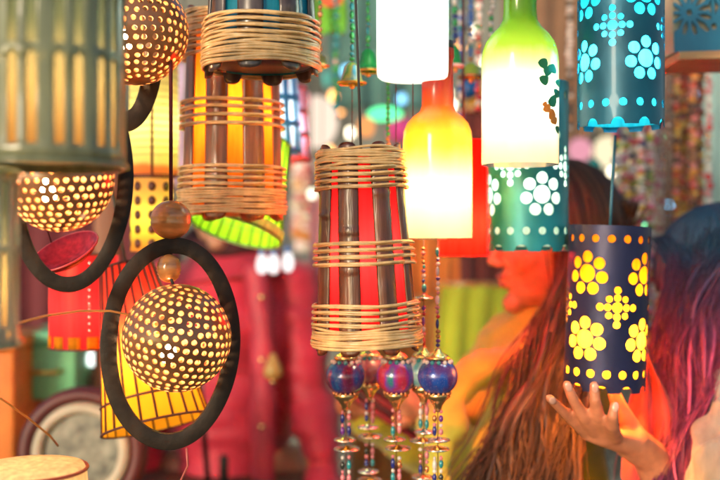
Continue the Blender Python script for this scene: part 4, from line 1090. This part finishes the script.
lantern('cream paper lantern below the white shelf', 608, 152, 16, 3.0, emit('lantern_cream', (1, .85, .55), .5), 1.0)
lantern('rose paper lantern below the white shelf', 580, 150, 12, 3.0, emit('lantern_rose', (.95, .4, .5), .4), 1.0)
lantern('teal glass ball right of the mint cutout lamp', 594, 166, 7, 2.3, lit('teal_glass', [(0, (.03, .5, .5))], .5), 1.0)
lantern('yellow paper lantern below the teal cutout lamp', 625, 158, 11, 2.8, emit('lantern_yellow', (1, .88, .35), .55), 1.6)


def box(label, px0, px1, py0, py1, d, m, lid, group='boxes and shelves behind', name='storage_box', cat='box', trim=None):
    k = .001 * d; w, h = (px1 - px0) * k, (py1 - py0) * k; t = thing(name, P((px0 + px1) / 2, py1, d + .12), label, cat, group)
    MB().box((0, 0, h * .5), (w, .22, h)).build('box_body', m, t, bevel=.006)
    MB().box((0, 0, h + .012), (w * 1.05, .235, .024)).build('lid', lid, t, bevel=.004)
    if trim: MB().box((w * .12, -.116, h * .5), (w * .12, .008, h * .96)).build('stripe', trim, t)
    MB().tube([(-.03, -.113, h * .55), (-.02, -.13, h * .53), (.02, -.13, h * .53), (.03, -.113, h * .55)], .004, 6).build('handle', M_brass, t)
    return t


M_mint = mat('mint_paint', (.16, .52, .26), .5, vary=.2); M_or = mat('orange_paint', (.70, .20, .03), .5, vary=.3)
box('mint green painted box under the red drum lamp', 33, 93, 336, 392, 1.9, M_mint, M_mint)
box('orange painted cabinet with a yellow stripe at the left edge', -60, 37, 330, 560, 1.8, M_or, M_or, name='cabinet', cat='cabinet', trim=mat('yellow_paint', (.7, .5, .06), .5))
# mirror
t = thing('mirror', P(82, 452, 1.62), 'round mirror with a cream ring and dark maroon frame at the lower left', 'mirror', None, (R(-6), 0, 0)); k = .00162
Mx = Euler((R(90), 0, 0)).to_matrix()
MB().lathe([(38 * k, .0), (38 * k, .012), (42 * k, .017), (48 * k, .014), (50 * k, .0)], 56, (0, 0, 0), Mx).build('ring', mat('cream_paint', (.46, .41, .32), .5), t)
MB().lathe([(50 * k, -.01), (50 * k, .008), (56 * k, .016), (63 * k, .008), (65 * k, -.01)], 56, (0, 0, 0), Mx).build('frame', mat('maroon_frame', (.10, .018, .02), .5), t)
MB().lathe([(.0004, .004), (39 * k, .004)], 48, (0, 0, 0), Mx).build('glass', mat('mirror_painted_reflection', (.24, .25, .21), .3, vary=.1, scale=38, col2=(.015, .025, .03)), t)  # reflected clutter painted as dark blotches into the glass colour
# wooden post between box and mirror; table carrying the lot
t = thing('post', P(108, 480, 2.0) * 1, 'reddish brown wooden post behind the front hoop', 'post'); t.location.z = 0
MB().box((0, 0, 1.1), (.045, .05, 2.2)).build('shaft', mat('post_wood', (.24, .09, .045), .6, stretch=(6, 6, .6)), t, bevel=.004); MB().box((0, 0, .02), (.09, .09, .04)).build('foot', M_hoop, t, bevel=.004)
t = thing('table', (-.62, 2.0, 0), 'wooden stall table under the boxes and mirror', 'table')
MB().box((0, -.05, .93), (1.0, .75, .035)).build('table_top', mat('table_wood', (.16, .08, .04), .6, stretch=(1, 6, 6)), t, bevel=.004)
for x in (-.46, .46):
    for y in (-.38, .28): MB().box((x, y, .456), (.05, .05, .912)).build('leg', MATS['table_wood'], t)

# far lights and small goods that blur into spots between the lamps
M_fl = {'cream': emit('far_cream', (1, .86, .6), 3.0), 'green': emit('far_green', (.25, 1, .45), 1.8), 'orange': emit('far_orange', (1, .42, .12), 2.4), 'blue': emit('far_blue', (.25, .65, 1), 1.8)}
rg = random.Random(21)
spots = [(296, 205), (308, 168), (329, 60), (340, 110), (402, 98), (440, 118), (447, 92), (478, 110), (566, 120), (572, 150), (612, 170), (622, 205), (648, 90), (695, 95), (708, 120), (712, 168), (704, 205), (350, 132), (310, 215), (292, 235), (300, 262), (24, 300), (40, 312), (28, 322), (118, 372), (105, 410), (330, 150), (333, 95), (372, 90), (460, 46), (565, 40), (660, 140), (322, 235), (140, 445), (6, 440), (18, 455), (325, 15), (338, 40), (346, 70), (372, 12), (400, 118), (445, 60), (452, 105), (476, 30), (482, 62), (480, 140), (570, 20), (562, 85), (690, 140), (668, 205), (645, 225), (718, 200), (576, 190), (286, 175), (316, 260), (306, 320)]
for i, (px, py) in enumerate(spots):
    c = rg.choice(('cream', 'cream', 'green', 'orange', 'blue')); d = rg.uniform(3.0, 4.6)
    t = thing('light_bulb', P(px, py, d), 'small ' + c + ' light bulb glowing as a blurred spot far behind', 'bulb', 'small lights far behind')
    MB().lathe([(.0004, -.02), (.009, -.017), (.013, -.008), (.012, .004), (.007, .013), (.0004, .014)], 12).build('glass', M_fl[c], t)
    MB().tube([(0, 0, .013), (0, 0, .03)], .006, 8).build('socket', M_black, t)
GM = [('coral', (.75, .22, .12)), ('turquoise', (.05, .5, .52)), ('cream', (.72, .62, .45)), ('lime', (.4, .6, .06)), ('magenta', (.6, .05, .28)), ('saffron', (.8, .4, .03)), ('blue', (.05, .18, .6))]
goods = [(296, 150, 17, 0), (312, 240, 14, 2), (300, 285, 18, 3), (334, 165, 15, 2), (345, 205, 15, 6), (333, 75, 13, 1), (402, 128, 14, 4), (443, 140, 15, 1), (478, 95, 13, 5), (560, 60, 18, 2), (573, 120, 15, 0), (610, 120, 16, 2), (628, 190, 14, 5), (700, 130, 18, 2), (713, 95, 14, 1), (705, 180, 15, 2), (10, 310, 16, 5), (30, 305, 13, 6), (60, 320, 14, 4), (110, 395, 14, 5), (296, 330, 17, 2), (302, 400, 16, 3), (338, 270, 12, 5), (346, 320, 14, 0)]
names = ['left of', 'right of']
for i, (px, py, rp, ci) in enumerate(goods):
    d = rg.uniform(2.9, 4.3); k = .001 * d; n_, c = GM[ci]
    t = thing('cloth_bag', P(px, py, d), n_ + ' drawstring cloth bag hanging far behind the lamps', 'bag', 'cloth bags hanging far behind')
    rr = rp * k; wv = rg.uniform(.8, 1.2)
    MB().lathe([(.0004, -1.1 * rr), (.55 * rr, -1.05 * rr), (.9 * rr, -.7 * rr), (rr, -.2 * rr), (.85 * rr, .3 * rr), (.45 * rr, .62 * rr), (.22 * rr, .72 * rr), (.36 * rr, .95 * rr), (.0004, .93 * rr)], 18, (0, 0, 0), Matrix.Diagonal((wv, .7, 1))).build('pouch', cl('bag_' + n_, c), t)
    MB().tube([(.23 * rr * sin(2 * PI * q / 14), .2 * rr * cos(2 * PI * q / 14), .72 * rr) for q in range(14)], .006, 6, closed=True).build('drawstring', M_gold, t)
    MB().tube([(0, 0, .9 * rr), (0, 0, .9 * rr + .5)], .002, 5).build('cord', M_cord, t)
for y, x0, x1, d in ((170, 262, 420, 4.4), (132, 545, 720, 3.9), (262, 270, 420, 4.5)):
    k = .001 * d; t = thing('shelf', P((x0 + x1) / 2, y, d), {170: 'white wall shelf far behind the red lamp', 132: 'white wall shelf far behind the teal lamp', 262: 'lower white wall shelf far behind the red lamp'}[y], 'shelf')
    MB().box((0, 0, 0), ((x1 - x0) * k, .24, .03)).build('board', M_white, t, bevel=.004)
    for s in (-1, 1): MB().box((s * (x1 - x0) * k * .4, .06, -.07), (.02, .1, .11)).build('bracket', M_hoop, t)

for i, (px, y0, y1, d, cs, lab) in enumerate(((441, -30, 96, 1.75, (TEAL, GRNB, WHITE), 'far string of teal and green beads touching the white jar'), (461, -30, 118, 1.8, (MATS['blue_bead'], WHITE, TEAL), 'far string of blue and white beads behind the small green bell'),
        (479, -30, 112, 1.7, (ORAB, WHITE, GRNB, REDB), 'far string of copper and pearl beads beside the lime bottle neck'), (336, -30, 120, 1.8, (GRNB, TEAL, WHITE), 'far string of green beads left of the striped bell'),
        (570, -30, 130, 2.0, (ORAB, WHITE, DARK), 'far string of copper and dark beads left of the teal lamp'), (709, 66, 215, 1.9, (REDB, ORAB, PINK, WHITE), 'string of red and pink beads hanging at the right edge'))):
    k = .001 * d; t = thing('bead_string', P(px, y1, d), lab, 'beads', 'bead strings behind the lamps'); L = (y1 - y0) * k; rg2 = random.Random(50 + i)
    MB().tube([(0, 0, 0), (0, 0, L + .2)], .001, 5).build('cord', M_cord, t); z = 0
    while z < L:
        h = rg2.choice((.004, .005, .008)); MB().ell((rg2.uniform(-.002, .002), 0, z + h), (.0058 * rg2.uniform(.7, 1.25), .0055, h), 9).build('bead', rg2.choice(cs), t); z += 2 * h
